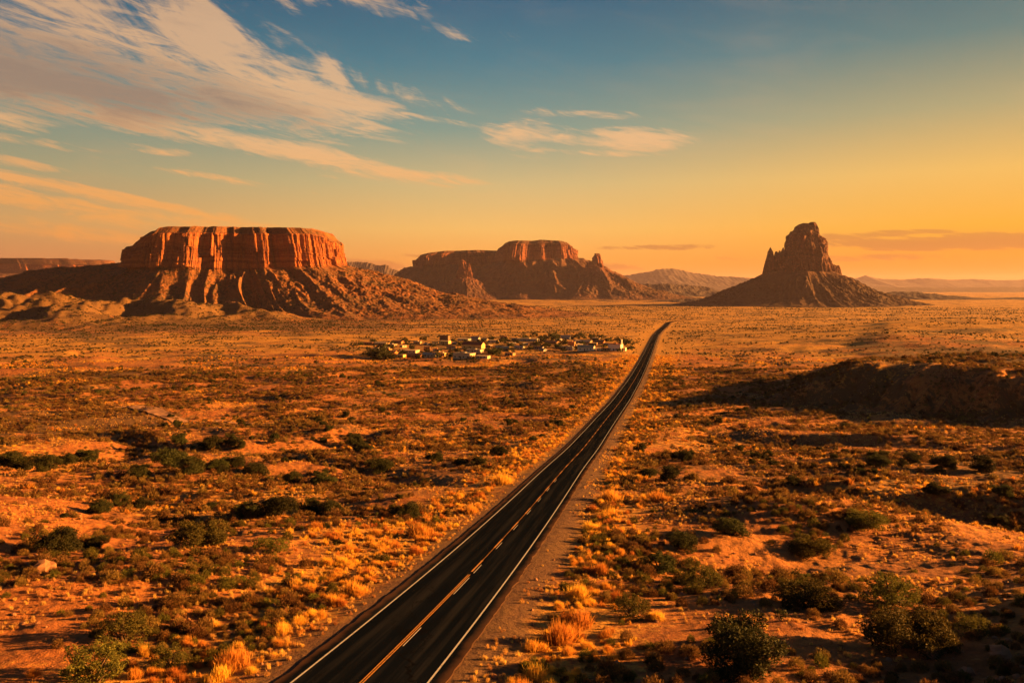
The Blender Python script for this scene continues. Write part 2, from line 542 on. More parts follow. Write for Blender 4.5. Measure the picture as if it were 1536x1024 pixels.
def ground_material():
    m, g, p = new_mat('desert_soil')
    P = g.pos()
    gold, green, dist = g.attr('gold'), g.attr('green'), g.attr('dist')
    n_big = g.noise(P, 0.012, 5, 0.6)
    n_mid = g.noise(P, 0.10, 6, 0.65)
    n_sm = g.noise(P, 1.1, 6, 0.7)
    n_peb = g.noise(P, 6.0, 4, 0.7)
    col = g.mix(g.ss(n_big, 0.35, 0.65), (0.38, 0.125, 0.034), (0.46, 0.185, 0.050))
    col = g.mix(g.ss(n_mid, 0.40, 0.68), col, (0.26, 0.082, 0.028))
    col = g.mix(g.math('MULTIPLY', g.ss(n_sm, 0.52, 0.72), 0.6), col, (0.58, 0.26, 0.085))
    col = g.mix(g.math('MULTIPLY', g.ss(n_sm, 0.50, 0.30), 0.75), col, (0.14, 0.055, 0.028))
    # small pale stones
    vo = g.voro(P, 3.2)
    st = g.math('MULTIPLY', g.ss(vo[0], 0.16, 0.10), g.ss(g.noise(P, .5, 3), 0.56, 0.66))
    col = g.mix(st, col, (0.62, 0.42, 0.30))
    # dry grass cover
    gcol = g.mix(g.ss(n_sm, 0.35, 0.65), (0.36, 0.17, 0.030), (0.66, 0.35, 0.065))
    gm = g.ss(g.math('ADD', gold, g.math('MULTIPLY', g.math('SUBTRACT', n_sm, 0.5), 1.6)), 0.42, 0.78)
    col = g.mix(g.math('MULTIPLY', gm, 0.85), col, gcol)
    # scrub seen as fine dark mottling, tuned to its real size (0.5 to 3 m)
    Ps = g.vmath('MULTIPLY', P, (0.75, 0.55, 0.3))
    s1 = g.noise(Ps, 1.0, 3, 0.6)
    s2 = g.noise(Ps, 0.33, 4, 0.65)
    patch = g.noise(g.vmath('MULTIPLY', P, (0.006, 0.012, 0.01)), 1.0, 5, 0.65)
    sc = g.math('ADD', g.math('MULTIPLY', s1, .5), g.math('MULTIPLY', s2, .5))
    sc = g.math('ADD', sc, g.math('MULTIPLY', g.math('SUBTRACT', patch, .5), .5))
    sc = g.math('ADD', sc, g.math('MULTIPLY', green, .22))
    strk = g.noise(g.vmath('MULTIPLY', P, (0.010, 0.045, 0.01)), 1.0, 6, 0.7)
    sc = g.math('ADD', sc, g.math('MULTIPLY', g.math('SUBTRACT', strk, .5), .45))
    s3 = g.noise(g.vmath('MULTIPLY', P, (0.085, 0.06, 0.03)), 1.0, 5, 0.75)
    sc = g.math('ADD', sc, g.math('MULTIPLY', g.math('MULTIPLY', g.math('SUBTRACT', s3, .5), .7), dist))
    sm = g.math('MULTIPLY', g.ss(sc, 0.515, 0.60), g.ss(dist, 0.0, 0.45, 0.25, 1.0))
    col = g.mix(g.math('MULTIPLY', sm, 0.85), col, g.mix(n_mid, (0.085, 0.052, 0.026), (0.12, 0.075, 0.03)))
    fleck = g.ss(g.noise(P, 2.6, 5, .75), 0.56, 0.66)
    col = g.mix(g.math('MULTIPLY', fleck, 0.6), col, (0.10, 0.045, 0.022))
    # graded gravel beside the asphalt
    grav = g.mix(n_peb, (0.075, 0.042, 0.028), (0.17, 0.092, 0.058))
    col = g.mix(g.attr('verge'), col, grav)
    col = g.mix(1.0, col, (0.76, 0.77, 0.78), 'MULTIPLY')
    g.l.new(col, p.inputs['Base Color'])
    h = g.math('ADD', g.math('MULTIPLY', n_sm, 0.7), g.math('MULTIPLY', n_peb, 0.16))
    h = g.math('ADD', h, g.math('MULTIPLY', g.noise(P, 0.35, 3, .6), g.math('MULTIPLY', dist, 1.6)))
    bumpn(g, p, h, 1.0, 0.6)
    return m


def rock_material(name, c1=(0.30, 0.096, 0.028), c2=(0.18, 0.058, 0.023), talus=(0.17, 0.072, 0.029), scale=1.0, veg=0.6):
    m, g, p = new_mat(name)
    P = g.pos()
    z = g.sep(P)[2]
    rock = g.attr('rock')
    wob = g.math('MULTIPLY', g.noise(P, 0.012 / scale, 3), 30 * scale)
    st = g.noise(g.comb(g.math('MULTIPLY', wob, 0.02), 0.0, g.math('MULTIPLY', g.math('ADD', z, wob), 0.11 / scale)), 1.0, 5, 0.7)
    vert = g.noise(g.vmath('MULTIPLY', P, (0.09 / scale, 0.09 / scale, 0.010 / scale)), 1.0, 6, 0.65)
    fine = g.noise(P, 0.22 / scale, 6, 0.7)
    c = g.mix(g.ss(st, 0.38, 0.62), c1, c2)
    c = g.mix(g.math('MULTIPLY', g.ss(vert, 0.50, 0.66), 0.8), c, (0.12, 0.045, 0.032))
    c = g.mix(g.math('MULTIPLY', g.ss(fine, 0.5, 0.75), 0.5), c, (0.50, 0.19, 0.085))
    t = g.mix(g.ss(fine, 0.35, 0.65), talus, tuple(v * 0.62 for v in talus))
    t = g.mix(g.math('MULTIPLY', g.ss(st, 0.45, 0.62), 0.45), t, c2)
    spots = g.noise(P, 0.16 / scale, 4, .7)
    spots2 = g.noise(P, 0.018 / scale, 4, .6)
    sm = g.ss(g.math('ADD', spots, g.math('MULTIPLY', g.math('SUBTRACT', spots2, .5), .8)), 0.525, 0.60)
    t = g.mix(g.math('MULTIPLY', sm, veg), t, (0.055, 0.036, 0.022))
    col = g.mix(rock, t, c)
    g.l.new(col, p.inputs['Base Color'])
    h = g.math('ADD', g.math('MULTIPLY', vert, g.math('MULTIPLY', rock, 5.0)), g.math('MULTIPLY', fine, 2.4))
    h = g.math('ADD', h, g.math('MULTIPLY', st, g.math('MULTIPLY', rock, 2.0)))
    bumpn(g, p, h, 0.9, 1.0 * scale)
    return m


def leaf_material(name, ca, cb, transl=0.35, tip=None):
    m, g, p = new_mat(name)
    geo = g.n.new('ShaderNodeNewGeometry')
    oi = g.n.new('ShaderNodeObjectInfo')
    rnd = geo.outputs['Random Per Island']
    col = g.mix(rnd, ca, cb)
    if tip:
        col = g.mix(g.math('MULTIPLY', g.attr('tip'), 0.9), col, tip)
    hs = g.n.new('ShaderNodeHueSaturation')
    g.put(hs.inputs['Hue'], g.math('ADD', g.math('MULTIPLY', oi.outputs['Random'], 0.05), 0.475))
    g.put(hs.inputs['Value'], g.math('ADD', g.math('MULTIPLY', oi.outputs['Random'], 0.7), 0.65))
    g.l.new(col, hs.inputs['Color'])
    p.inputs['Roughness'].default_value = 0.8
    g.l.new(hs.outputs[0], p.inputs['Base Color'])
    if transl:
        tr = g.n.new('ShaderNodeBsdfTranslucent')
        g.l.new(hs.outputs[0], tr.inputs[0])
        ms = g.n.new('ShaderNodeMixShader')
        ms.inputs[0].default_value = transl
        g.l.new(p.outputs[0], ms.inputs[1])
        g.l.new(tr.outputs[0], ms.inputs[2])
        g.l.new(ms.outputs[0], g.n['Material Output'].inputs[0])
    return m


def plain_material(name, col, rough=0.85, var=0.25, scale=1.5):
    m, g, p = new_mat(name)
    n = g.noise(g.pos(), scale, 5, .6)
    c = g.mix(n, tuple(v * (1 - var) for v in col), tuple(min(1, v * (1 + var)) for v in col))
    g.l.new(c, p.inputs['Base Color'])
    p.inputs['Roughness'].default_value = rough
    bumpn(g, p, n, 0.2, 0.03)
    return m


def asphalt_material():
    m, g, p = new_mat('asphalt')
    P = g.pos()
    across = g.attr('across')       # metres from the centre line
    n1 = g.noise(P, 0.35, 5, .65)
    n2_ = g.noise(P, 14.0, 3, .7)
    streak = g.noise(g.comb(g.math('MULTIPLY', across, 1.4), g.math('MULTIPLY', g.sep(P)[1], 0.03), 0.0), 1.0, 4, .6)
    c = g.mix(n1, (0.0022, 0.0036, 0.0075), (0.0052, 0.0072, 0.0125))
    c = g.mix(g.math('MULTIPLY', g.ss(streak, .42, .68), .85), c, (0.016, 0.0165, 0.020))
    c = g.mix(g.math('MULTIPLY', g.ss(n2_, .55, .8), .35), c, (0.030, 0.027, 0.026))
    # tar-sealed cracks
    v = g.n.new('ShaderNodeTexVoronoi')
    v.feature = 'DISTANCE_TO_EDGE'
    g.put(v.inputs['Vector'], g.vmath('ADD', g.vmath('MULTIPLY', P, (.16, .10, .1)), g.comb(n1, n2_, 0.0)))
    v.inputs['Scale'].default_value = 1.0
    c = g.mix(g.ss(v.outputs[0], 0.012, 0.004), c, (0.004, 0.004, 0.005))
    # dust drifted over the edges
    edge = g.ss(g.math('ADD', g.math('ABSOLUTE', across), g.math('MULTIPLY', n1, 1.1)), 4.1, 4.7)
    c = g.mix(g.math('MULTIPLY', edge, 0.5), c, (0.11, 0.055, 0.033))
    g.l.new(c, p.inputs['Base Color'])
    p.inputs['Roughness'].default_value = 0.9
    p.inputs['Specular IOR Level'].default_value = 0.0
    bumpn(g, p, n2_, 0.35, 0.02)
    return m


def paint_material(name, col, wear=0.5):
    m, g, p = new_mat(name)
    n = g.noise(g.pos(), 5.0, 5, .75)
    g.l.new(g.mix(g.math('MULTIPLY', g.ss(n, .48, .66), wear), col, (0.06, 0.05, 0.045)), p.inputs['Base Color'])
    p.inputs['Roughness'].default_value = 0.6
    return m


M = dict(
    soil=ground_material(),
    near_rock=rock_material('sandstone', scale=1.0, veg=.82),
    mid_rock=rock_material('sandstone_far', scale=2.4, c1=(0.17, 0.055, 0.032), c2=(0.11, 0.040, 0.027), talus=(0.105, 0.048, 0.032), veg=.45),
    dark_rock=rock_material('volcanic_rock', c1=(0.095, 0.038, 0.026), c2=(0.062, 0.028, 0.021), talus=(0.075, 0.036, 0.024), scale=1.5, veg=.5),
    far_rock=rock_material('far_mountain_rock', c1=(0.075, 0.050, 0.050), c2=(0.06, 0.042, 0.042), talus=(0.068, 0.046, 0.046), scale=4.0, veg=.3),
    juniper=leaf_material('juniper_needles', (0.018, 0.022, 0.007), (0.055, 0.050, 0.014), 0.18),
    olive=leaf_material('olive_leaves', (0.045, 0.045, 0.010), (0.12, 0.095, 0.018), 0.25),
    sage=leaf_material('sagebrush_twigs', (0.060, 0.034, 0.014), (0.22, 0.115, 0.036), 0.3),
    gold=leaf_material('golden_rabbitbrush', (0.20, 0.085, 0.015), (0.50, 0.225, 0.036), 0.45, tip=(0.66, 0.32, 0.055)),
    straw=leaf_material('dry_grass_blades', (0.36, 0.19, 0.06), (0.62, 0.36, 0.12), 0.45),
    bark=plain_material('juniper_bark', (0.10, 0.060, 0.038), scale=6),
    asphalt=asphalt_material(),
    white=paint_material('white_line_paint', (0.44, 0.43, 0.42), .55),
    yellow=paint_material('yellow_line_paint', (0.42, 0.19, 0.022), .75),
    stone=plain_material('loose_stone', (0.22, 0.105, 0.058), var=.45, scale=2.5),
)


# ------------------------------------------------------------------ ground sheet
def vegetation_fields(x, y):
    rd = road_dist(x, y)
    r = np.hypot(x, y)
    n = fbm2(x, y, 42, 4, 61)
    gold = 0.20 + 0.42 * sst(n, -0.3, 0.8)
    verge_g = np.exp(-((rd - 9.8) / (4.4 + .012 * r)) ** 2)
    gold = gold + 0.76 * verge_g * (0.75 + 0.6 * n2(x / 13, y / 13, 62))
    gold = gold + 0.50 * sst(r, 350, 1100)
    green = np.clip(fbm2(x, y * 1.8, 90, 3, 71) * 0.9, -0.5, 1)
    terr = sst((x + y - 395) / 1.4, 42, 80) * sst(x - (y - 250) * .5, 60, 120) * (1 - sst(y, 600, 1000))
    green = green + 0.7 * terr - 0.5 * verge_g
    gold = gold - 0.5 * terr
    kn = bump(x, y, -820, 1480, 520, 300)
    gold = gold - 1.3 * kn
    green = green + 1.6 * kn
    return np.clip(gold, 0, 1), np.clip(green, -1, 1.6)


def build_ground():
    lr = [math.log(5.0)]
    end = math.log(31000.0)
    while lr[-1] < end:
        r = math.exp(lr[-1])
        lr.append(lr[-1] + (0.02 if r < 22 else 0.0042 if r < 330 else 0.0034 if 1150 < r < 1850 else 0.0065 if r < 2500 else 0.012))
    rr = np.exp(np.array(lr))
    a1 = np.arange(-37.0, 37.01, 0.075)
    a2 = np.arange(38.5, 321.6, 1.6)
    aa = np.radians(np.concatenate([a1, a2]))
    A, RR = np.meshgrid(aa, rr)
    X = np.sin(A) * RR
    Y = np.cos(A) * RR
    Z = height(X, Y)
    nr, nc = X.shape
    V = np.stack([X, Y, Z], -1).reshape(-1, 3)
    Fc = grid_faces(nr, nc, wrap=True)
    # close the middle
    c = len(V)
    V = np.vstack([V, [[0, 0, float(height(0, 0))]]])
    o = mesh_np('ground', V, Fc[:, ::-1], M['soil'], smooth=True)
    bm_f = [(c, (j + 1) % nc, j) for j in range(nc)]
    cap = o.data
    n0, l0 = len(cap.polygons), len(cap.loops)
    cap.loops.add(3 * nc)
    cap.polygons.add(nc)
    idx = np.empty(len(cap.loops), np.int32)
    cap.loops.foreach_get('vertex_index', idx)
    idx[l0:] = np.array(bm_f, np.int32).ravel()
    cap.loops.foreach_set('vertex_index', idx)
    ls = np.empty(len(cap.polygons), np.int32)
    cap.polygons.foreach_get('loop_start', ls)
    ls[n0:] = l0 + 3 * np.arange(nc)
    cap.polygons.foreach_set('loop_start', ls)
    cap.polygons.foreach_set('use_smooth', np.ones(len(cap.polygons), bool))
    cap.update(calc_edges=True)
    gold, green = vegetation_fields(V[:, 0], V[:, 1])
    rd = road_dist(V[:, 0], V[:, 1])
    add_attr(o, 'gold', gold)
    add_attr(o, 'green', green)
    add_attr(o, 'dist', sst(np.log(np.hypot(V[:, 0], V[:, 1]) + 1), math.log(60), math.log(700)))
    wob = 0.9 * n2(V[:, 0] / 3, V[:, 1] / 3, 77)
    side = V[:, 0] - road_x(np.clip(V[:, 1], -60, 1760))
    edge = np.where(side > 0, 7.0, 5.8)
    add_attr(o, 'verge', (1 - sst(rd + wob, edge - 0.8, edge + .8)) * 0.9)
    tag(o, 'red desert plain running from the road out to the horizon', 'ground', kind='structure')


build_ground()


# ------------------------------------------------------------------ road
def strip(y0, y1, off0, off1, dz, step0=0.6, dashes=None, jag=0.0):
    ys = [y0]
    while ys[-1] < y1:
        ys.append(min(y1, ys[-1] + max(step0, ys[-1] * 0.008)))
    ys = np.array(ys)
    xc = road_x(ys)
    dxy = np.gradient(xc, ys)
    nrm = np.hypot(1, dxy)
    nx, ny = 1 / nrm, -dxy / nrm
    lift = dz + 0.00022 * ys.clip(0)
    return ys, xc, nx, ny, lift


def ribbon(name, y0, y1, off0, off1, dz, mat, parent=None, ncols=2, jag=0.0):
    ys, xc, nx, ny, zz = strip(y0, y1, off0, off1, dz)
    rows = []
    across = []
    offs = np.linspace(off0, off1, ncols)
    for k, o_ in enumerate(offs):
        oo = np.full_like(ys, o_)
        if jag and k in (0, ncols - 1):
            oo = oo + jag * (n2(ys / 2.1, ys * 0 + k * 9.0, 5) + 0.6 * n2(ys / .8, ys * 0 + k * 5.0, 6)) * (1 if k else -1)
        crown = 0.02 * (1 - (np.abs(o_) / 4.6)) * 1.0
        yy = ys + ny * oo
        rows.append(np.stack([xc + nx * oo, yy, CAMZ - np.interp(yy, _ty, _td) + zz + crown], -1))
        across.append(oo)
    V = np.stack(rows, 1)
    if jag:      # drop the outermost edges down into the gravel
        lo = V[:, 0].copy()
        hi = V[:, -1].copy()
        lo[:, 2] -= 0.3
        hi[:, 2] -= 0.3
        V = np.concatenate([lo[:, None], V, hi[:, None]], 1)
        across = [across[0]] + across + [across[-1]]
    n, c = V.shape[:2]
    o = mesh_np(name, V.reshape(-1, 3), grid_faces(n, c), mat, smooth=False, parent=parent)
    add_attr(o, 'across', np.stack(across, 1))
    return o


road = ribbon('road', -55, 1755, -4.15, 4.15, 0.06, M['asphalt'], ncols=9, jag=0.14)
tag(road, 'dark two lane asphalt road running straight across the desert', 'road', kind='structure')
ribbon('edge_line', -50, 1200, -3.36, -3.25, 0.075, M['white'], road)
ribbon('edge_line', -50, 1200, 3.25, 3.36, 0.075, M['white'], road)
ribbon('yellow_centre_line', -50, 61, 0.00, 0.08, 0.078, M['yellow'], road)
ribbon('yellow_centre_line', -50, 61, 0.14, 0.22, 0.078, M['yellow'], road)


def dash_mesh(name, spans, off0, off1, mat):
    V, Fs = [], []
    for (a, b) in spans:
        n = max(2, int((b - a) / 1.5) + 1)
        ys = np.linspace(a, b, n)
        xc = road_x(ys)
        sl_ = (road_x(ys + 1) - road_x(ys - 1)) / 2
        nr = np.hypot(1, sl_)
        zz = CAMZ - np.interp(ys - .25 * sl_ / nr, _ty, _td) + 0.079 + 0.00022 * ys + 0.02
        for k in range(n):
            V.append((xc[k] + off0 / nr[k], ys[k] - off0 * sl_[k] / nr[k], zz[k]))
            V.append((xc[k] + off1 / nr[k], ys[k] - off1 * sl_[k] / nr[k], zz[k]))
            if k:
                b0 = len(V) - 4
                Fs.append((b0, b0 + 1, b0 + 3, b0 + 2))
    return mesh_np(name, V, Fs, mat, parent=road)


dash_mesh('yellow_dashes', [(62 + 9.5 * k, 62 + 9.5 * k + 4.2) for k in range(48)], 0.02, 0.17, M['yellow'])
dash_mesh('pale_dashes', [(43.5, 47), (55, 60)] + [(61.5 + 9.5 * k, 61.5 + 9.5 * k + 3.0) for k in range(7)], 0.32, 0.38, M['white'])
ribbon('thin_centre_line', 62, 900, 0.06, 0.11, 0.074, M['yellow'], road)


def side_track(name, pts, half, label, mat):
    pts = np.array(pts, float)
    t = np.linspace(0, 1, len(pts))
    tt = np.linspace(0, 1, 260)
    x = np.interp(tt, t, pts[:, 0])
    y = np.interp(tt, t, pts[:, 1])
    k = np.exp(-np.linspace(-2, 2, 25) ** 2)
    k /= k.sum()
    x = np.convolve(np.pad(x, 12, mode='edge'), k, 'valid')
    y = np.convolve(np.pad(y, 12, mode='edge'), k, 'valid')
    dx, dy = np.gradient(x), np.gradient(y)
    n = np.hypot(dx, dy) + 1e-9
    nx, ny = dy / n, -dx / n
    rows = []
    for q in (-1, -.33, .33, 1):
        X, Y = x + nx * q * half, y + ny * q * half
        rows.append(np.stack([X, Y, height(X, Y) + 0.22 + 0.0002 * np.hypot(X, Y)], -1))
    V = np.stack(rows, 1)
    o = mesh_np(name, V.reshape(-1, 3), grid_faces(len(x), 4), mat)
    return tag(o, label, 'track', kind='structure')


M['dirt'] = plain_material('track_dirt', (0.26, 0.14, 0.085), var=.3, scale=.3)
ex = float(road_x(1755))
side_track('crossing_road', [(ex - 700, 1890), (ex - 200, 1830), (ex + 5, 1768), (ex + 180, 1745), (ex + 900, 1700)], 5.0,
           'far dirt road crossing the end of the asphalt road', M['dirt'])
side_track('dirt_path', [(-170, 300), (-120, 262), (-95, 240), (-75, 226)], 2.6, 'short dirt path through scrub on the left plain', M['dirt'])


# ------------------------------------------------------------------ mesas, buttes and mountains
def loft_mesa(name, mat, Zc, pxc, a, b, top, foot, skirt, base, power=2.0, n_sup=3.0, flute=(15, 60, 6, 22, 2.2, 8), gully=(16, 70),
              nth=1500, rows=(12, 70, 110), seed=0, rot=0.0, rim=0.05, cap=0.16, buttress=None, calm=None):
    """a flat-topped hill: level top, fluted vertical cliffs, gullied talus.
    a, b half sizes of the cliff outline; top / foot: [(x metres, z metres)]; skirt: [(angle degrees, radius)]"""
    cx = (pxc - 768) / 1195.0 * Zc
    th = np.linspace(0, 2 * math.pi, nth, endpoint=False)
    c, s_ = np.cos(th - rot), np.sin(th - rot)
    Rc = 1.0 / ((np.abs(c) / a) ** n_sup + (np.abs(s_) / b) ** n_sup) ** (1 / n_sup)
    ct, st = np.cos(th), np.sin(th)
    K = max(a, b)
    Rc = Rc * (1 + 0.10 * n3(ct * 2.2, st * 2.2, 0.5, seed + 1) + 0.07 * n3(ct * 5, st * 5, 1.5, seed + 2))
    if buttress is not None:
        bt = np.array(buttress, float)
        w = np.clip(-st * 1.6, 0, 1)
        xx = cx + Rc * ct
        Rc = Rc + w * np.interp(xx, bt[:, 0], bt[:, 1]) + 3.0 * w * n3(xx / 9, 0 * xx, 0.5, seed + 20)
    RcS = np.convolve(np.concatenate([Rc[-60:], Rc, Rc[:60]]), np.ones(121) / 121, 'valid') + .14 * K * .3
    sk = np.array(sorted(skirt))
    Rs = np.interp(np.degrees(th) % 360, np.append(sk[:, 0], 360), np.append(sk[:, 1], sk[0, 1]))
    kk = np.exp(-np.linspace(-2, 2, 81) ** 2)
    kk /= kk.sum()
    Rs = np.convolve(np.concatenate([Rs[-40:], Rs, Rs[:40]]), kk, 'valid')
    nt, nc, ns = rows
    top = np.array(top, float)
    foot = np.array(foot, float)
    P, rock = [], []
    ox, oy = Rc * ct, Rc * st
    arc = np.cumsum(np.hypot(np.diff(ox, prepend=ox[-1]), np.diff(oy, prepend=oy[-1])))
    frac = lambda v: v - np.floor(v)
    rnd = lambda i, k: frac(np.sin(i * 12.9898 + k * 78.233) * 43758.5453)

    def joints(q):
        """blocks of cliff standing proud of or behind one another, parted by sharp vertical joints"""
        r = 0
        for size, amp, lev in ((flute[1] * .34, 1.0, 1.0), (flute[1] * .13, .42, 2.3), (flute[1] * .05, .16, 5.0)):
            a_ = arc / size + .45 * n3(arc / size * .7, arc * 0, lev, seed + 31)
            i = np.floor(a_)
            lv = np.floor(q * lev + rnd(i, seed + 1.5) * .9)
            f = a_ - i
            edge = np.minimum(f, 1 - f)
            r = r + amp * (rnd(i, seed + 3.3 * lv) - .5 - .35 * np.exp(-(edge / .07) ** 2))
        return r * flute[1] * .16

    def tz(x):
        return np.interp(x, top[:, 0], top[:, 1])

    def fz(x):
        return np.interp(x, foot[:, 0], foot[:, 1])
    for i in range(nt):
        q = i / (nt - 1)
        rho = (Rc - 0.155 * (tz(cx + Rc * ct) - fz(cx + Rc * ct)).clip(0)) * q * 0.985
        x, y = cx + rho * ct, Zc + rho * st
        z = tz(x) + rim * K * 0.25 * n3(x / (K * .5), y / (K * .5), 3.0, seed + 3) * (1 - q) + rim * K * .10 * n3(x / 14, y / 14, 9.0, seed + 13)
        P.append(np.stack([x, y, z], -1))
        rock.append(np.full(nth, .7 if q > .9 else .1))
    for i in range(1, nc + 1):
        q = i / nc
        rho0 = Rc
        x0, y0 = cx + rho0 * ct, Zc + rho0 * st
        zt, zf = tz(x0), fz(x0)
        z = zt + (zf - zt) * q
        hgt = np.maximum(zt - zf, 1)
        A1, L1, A2, L2, A3, L3 = flute
        stretch = 6.0
        f1 = np.abs(n3(x0 / L1, y0 / L1, z / (L1 * stretch), seed + 4)) * 2 - .45
        f2 = np.abs(n3(x0 / L2, y0 / L2, z / (L2 * stretch), seed + 5)) * 2 - .45
        f3 = n3(x0 / L3, y0 / L3, z / (L3 * 4), seed + 6)
        # hard cap ledge at the top, stepped wall below
        ledge = np.where(q < cap, -0.13 * (1 - q / cap), 0.030 + 0.02 * np.floor(q * 4) / 4) * hgt
        low = sst(np.array(q), cap, cap + .05)
        batter = 0.10 * hgt * q ** 1.6 + 0.010 * hgt * np.floor(q * 6)
        d = ledge * 1.2 + batter + (A1 * f1 + A2 * f2 + A3 * f3) * (np.interp(x0, calm[0], calm[1]) if calm is not None else 1.0) * (0.45 + 0.55 * low) * (1 - 0.35 * q)
        d = d + joints(q) * (.25 + .75 * low)
        d = d + 0.012 * hgt * n3(x0 * 0 + 1, y0 * 0 + 2, z / (hgt * .05) + 0.3 * n3(x0 / L1, y0 / L1, 0, 2), seed + 9)
        slump = sst(n3(x0 / (L1 * 1.1), y0 / (L1 * 1.1), 5.5, seed + 12), 0.15, 0.75) * q * 0.55 * hgt
        d = d + slump
        P.append(np.stack([cx + (rho0 + d) * ct, Zc + (rho0 + d) * st, z], -1))
        rock.append(np.full(nth, 1.0 if q >= cap else .05))
        dlast = d
    G1, GL = gully
    for i in range(1, ns + 1):
        q = i / ns
        q2 = q ** 1.25
        r0 = RcS + (Rc + dlast - RcS) * math.exp(-q * 15)
        rho = r0 + (Rs - r0) * q2
        x, y = cx + rho * ct, Zc + rho * st
        zf = fz(cx + r0 * ct)
        prof = (1 - q2) ** power
        kx, ky = ct * K / GL * 1.6, st * K / GL * 1.6
        warp = 1.1 * n3(kx * .7, ky * .7, rho / (GL * 1.6), seed + 7)
        modl = .45 + 1.1 * np.clip(n3(x / (GL * 2.2), y / (GL * 2.2), 4.4, seed + 15) + .5, 0, 1.2)
        rg = 1 - np.abs(n3(kx + warp, ky - warp, rho / (GL * 5), seed + 8)) * 2.4
        rg2 = 1 - np.abs(n3(kx * 2.6 + warp, ky * 2.6, rho / (GL * 2.2), seed + 10)) * 2.4
        rg3 = n3(x / (GL * .22), y / (GL * .22), 0, seed + 11)
        rg4 = n3(x / (GL * .08), y / (GL * .08), 0, seed + 14)
        env = math.sin(min(1, q * 2.2) * math.pi / 2) * (1 - q) ** .75 * 1.25
        z = base + (zf - base) * prof + env * (G1 * rg * modl + G1 * .42 * rg2 + G1 * .24 * rg3 + G1 * .20 * rg4 + G1 * .20 * (1 - np.abs(n3(x / (GL * .3), y / (GL * .3), 1.0, seed + 16)) * 2.4)) - 10 * sst(np.array(q), .9, 1)
        P.append(np.stack([x, y, z], -1))
        rock.append(np.full(nth, max(0, .7 - q * 9)) + 0.5 * sst(rg3, .35, .7) * (1 - q))
    V = np.concatenate(P)
    V = V.reshape(len(P), nth, 3)
    o = mesh_np(name, V.reshape(-1, 3), grid_faces(len(P), nth, wrap=True)[:, ::-1], mat, smooth=False)
    add_attr(o, 'rock', np.concatenate(rock))
    return o


def zpx(y, Z):
    return CAMZ + (430 - y) / 1195.0 * Z


def xpx(x, Z):
    return (x - 768) / 1195.0 * Z


Z1 = 1880.0
big_mesa = loft_mesa('mesa', M['near_rock'], 2020.0, 352, 262, 150,
                     [(xpx(x, Z1), zpx(y, Z1)) for x, y in [(170, 366), (182, 359), (200, 351), (222, 348), (252, 346), (270, 343), (345, 341), (460, 341), (474, 344), (481, 349), (492, 358), (496, 368), (508, 371), (520, 374)]],
                     [(xpx(x, Z1), zpx(y, Z1)) for x, y in [(160, 392), (230, 402), (300, 401), (360, 404), (420, 401), (480, 398), (520, 392)]],
                     [(0, 1020), (40, 700), (90, 620), (150, 1000), (180, 1900), (205, 1000), (235, 430), (270, 345), (300, 400), (335, 680)],
                     CAMZ - 74, power=2.0, flute=(6, 62, 5, 26, 3, 9), gully=(12, 70), nth=2400, rows=(14, 90, 170), seed=3, n_sup=4.0, calm=([xpx(262, Z1), xpx(284, Z1)], [.30, 1.0]),
                     buttress=[(xpx(p, Z1), q) for p, q in [(170, -70), (182, -50), (205, -20), (225, 0), (240, 8), (275, 72), (300, 44), (304, 46), (315, 24), (332, 31), (350, 14), (353, 18), (368, -2), (395, 8), (412, -14), (438, -2), (456, -24), (465, -20), (490, -58), (497, -52), (515, -92)]])
tag(big_mesa, 'large flat topped red mesa with sunlit cliffs on the left', 'mesa', kind='structure')

Z2 = 5000.0
m2_ = loft_mesa('mesa', M['mid_rock'], 5250, 806, 235, 210,
                [(xpx(x, Z2), zpx(y, Z2)) for x, y in [(740, 366), (750, 364), (758, 361.5), (800, 361), (812, 359.5), (845, 361), (857, 362.5), (861, 366), (866, 372)]],
                [(xpx(x, Z2), zpx(y, Z2)) for x, y in [(740, 390), (780, 391), (830, 388), (870, 386)]],
                [(0, 1050), (40, 900), (90, 900), (180, 900), (240, 620), (270, 640), (310, 760)],
                CAMZ - 77, power=1.7, flute=(26, 110, 12, 45, 4, 16), gully=(34, 170), nth=1300, rows=(10, 60, 110), seed=21, n_sup=7,
                buttress=[(xpx(p, 5040), q) for p, q in [(745, -70), (762, 0), (776, 60), (800, 22), (806, 26), (835, -12), (840, -6), (862, -70)]])
tag(m2_, 'distant high square topped mesa in the middle of the horizon', 'mesa', kind='structure')
m3_ = loft_mesa('mesa', M['mid_rock'], 5650, 695, 330, 200,
                [(xpx(x, 5450), zpx(y, 5450)) for x, y in [(618, 393), (625, 386), (628, 382), (650, 379), (668, 376.5), (720, 375), (760, 376.5), (780, 377)]],
                [(xpx(x, 5450), zpx(y, 5450)) for x, y in [(610, 400), (660, 397), (700, 399), (760, 402)]],
                [(0, 800), (90, 800), (180, 800), (240, 620), (270, 640), (310, 760)],
                CAMZ - 77, power=1.7, flute=(26, 110, 12, 45, 4, 16), gully=(34, 170), nth=1300, rows=(10, 60, 110), seed=41, n_sup=6,
                buttress=[(xpx(p, 5450), q) for p, q in [(618, -60), (650, 45), (682, -20), (705, 0), (735, -25), (770, -10)]])
tag(m3_, 'distant lower mesa with long level top joined to the high one', 'mesa', kind='structure')
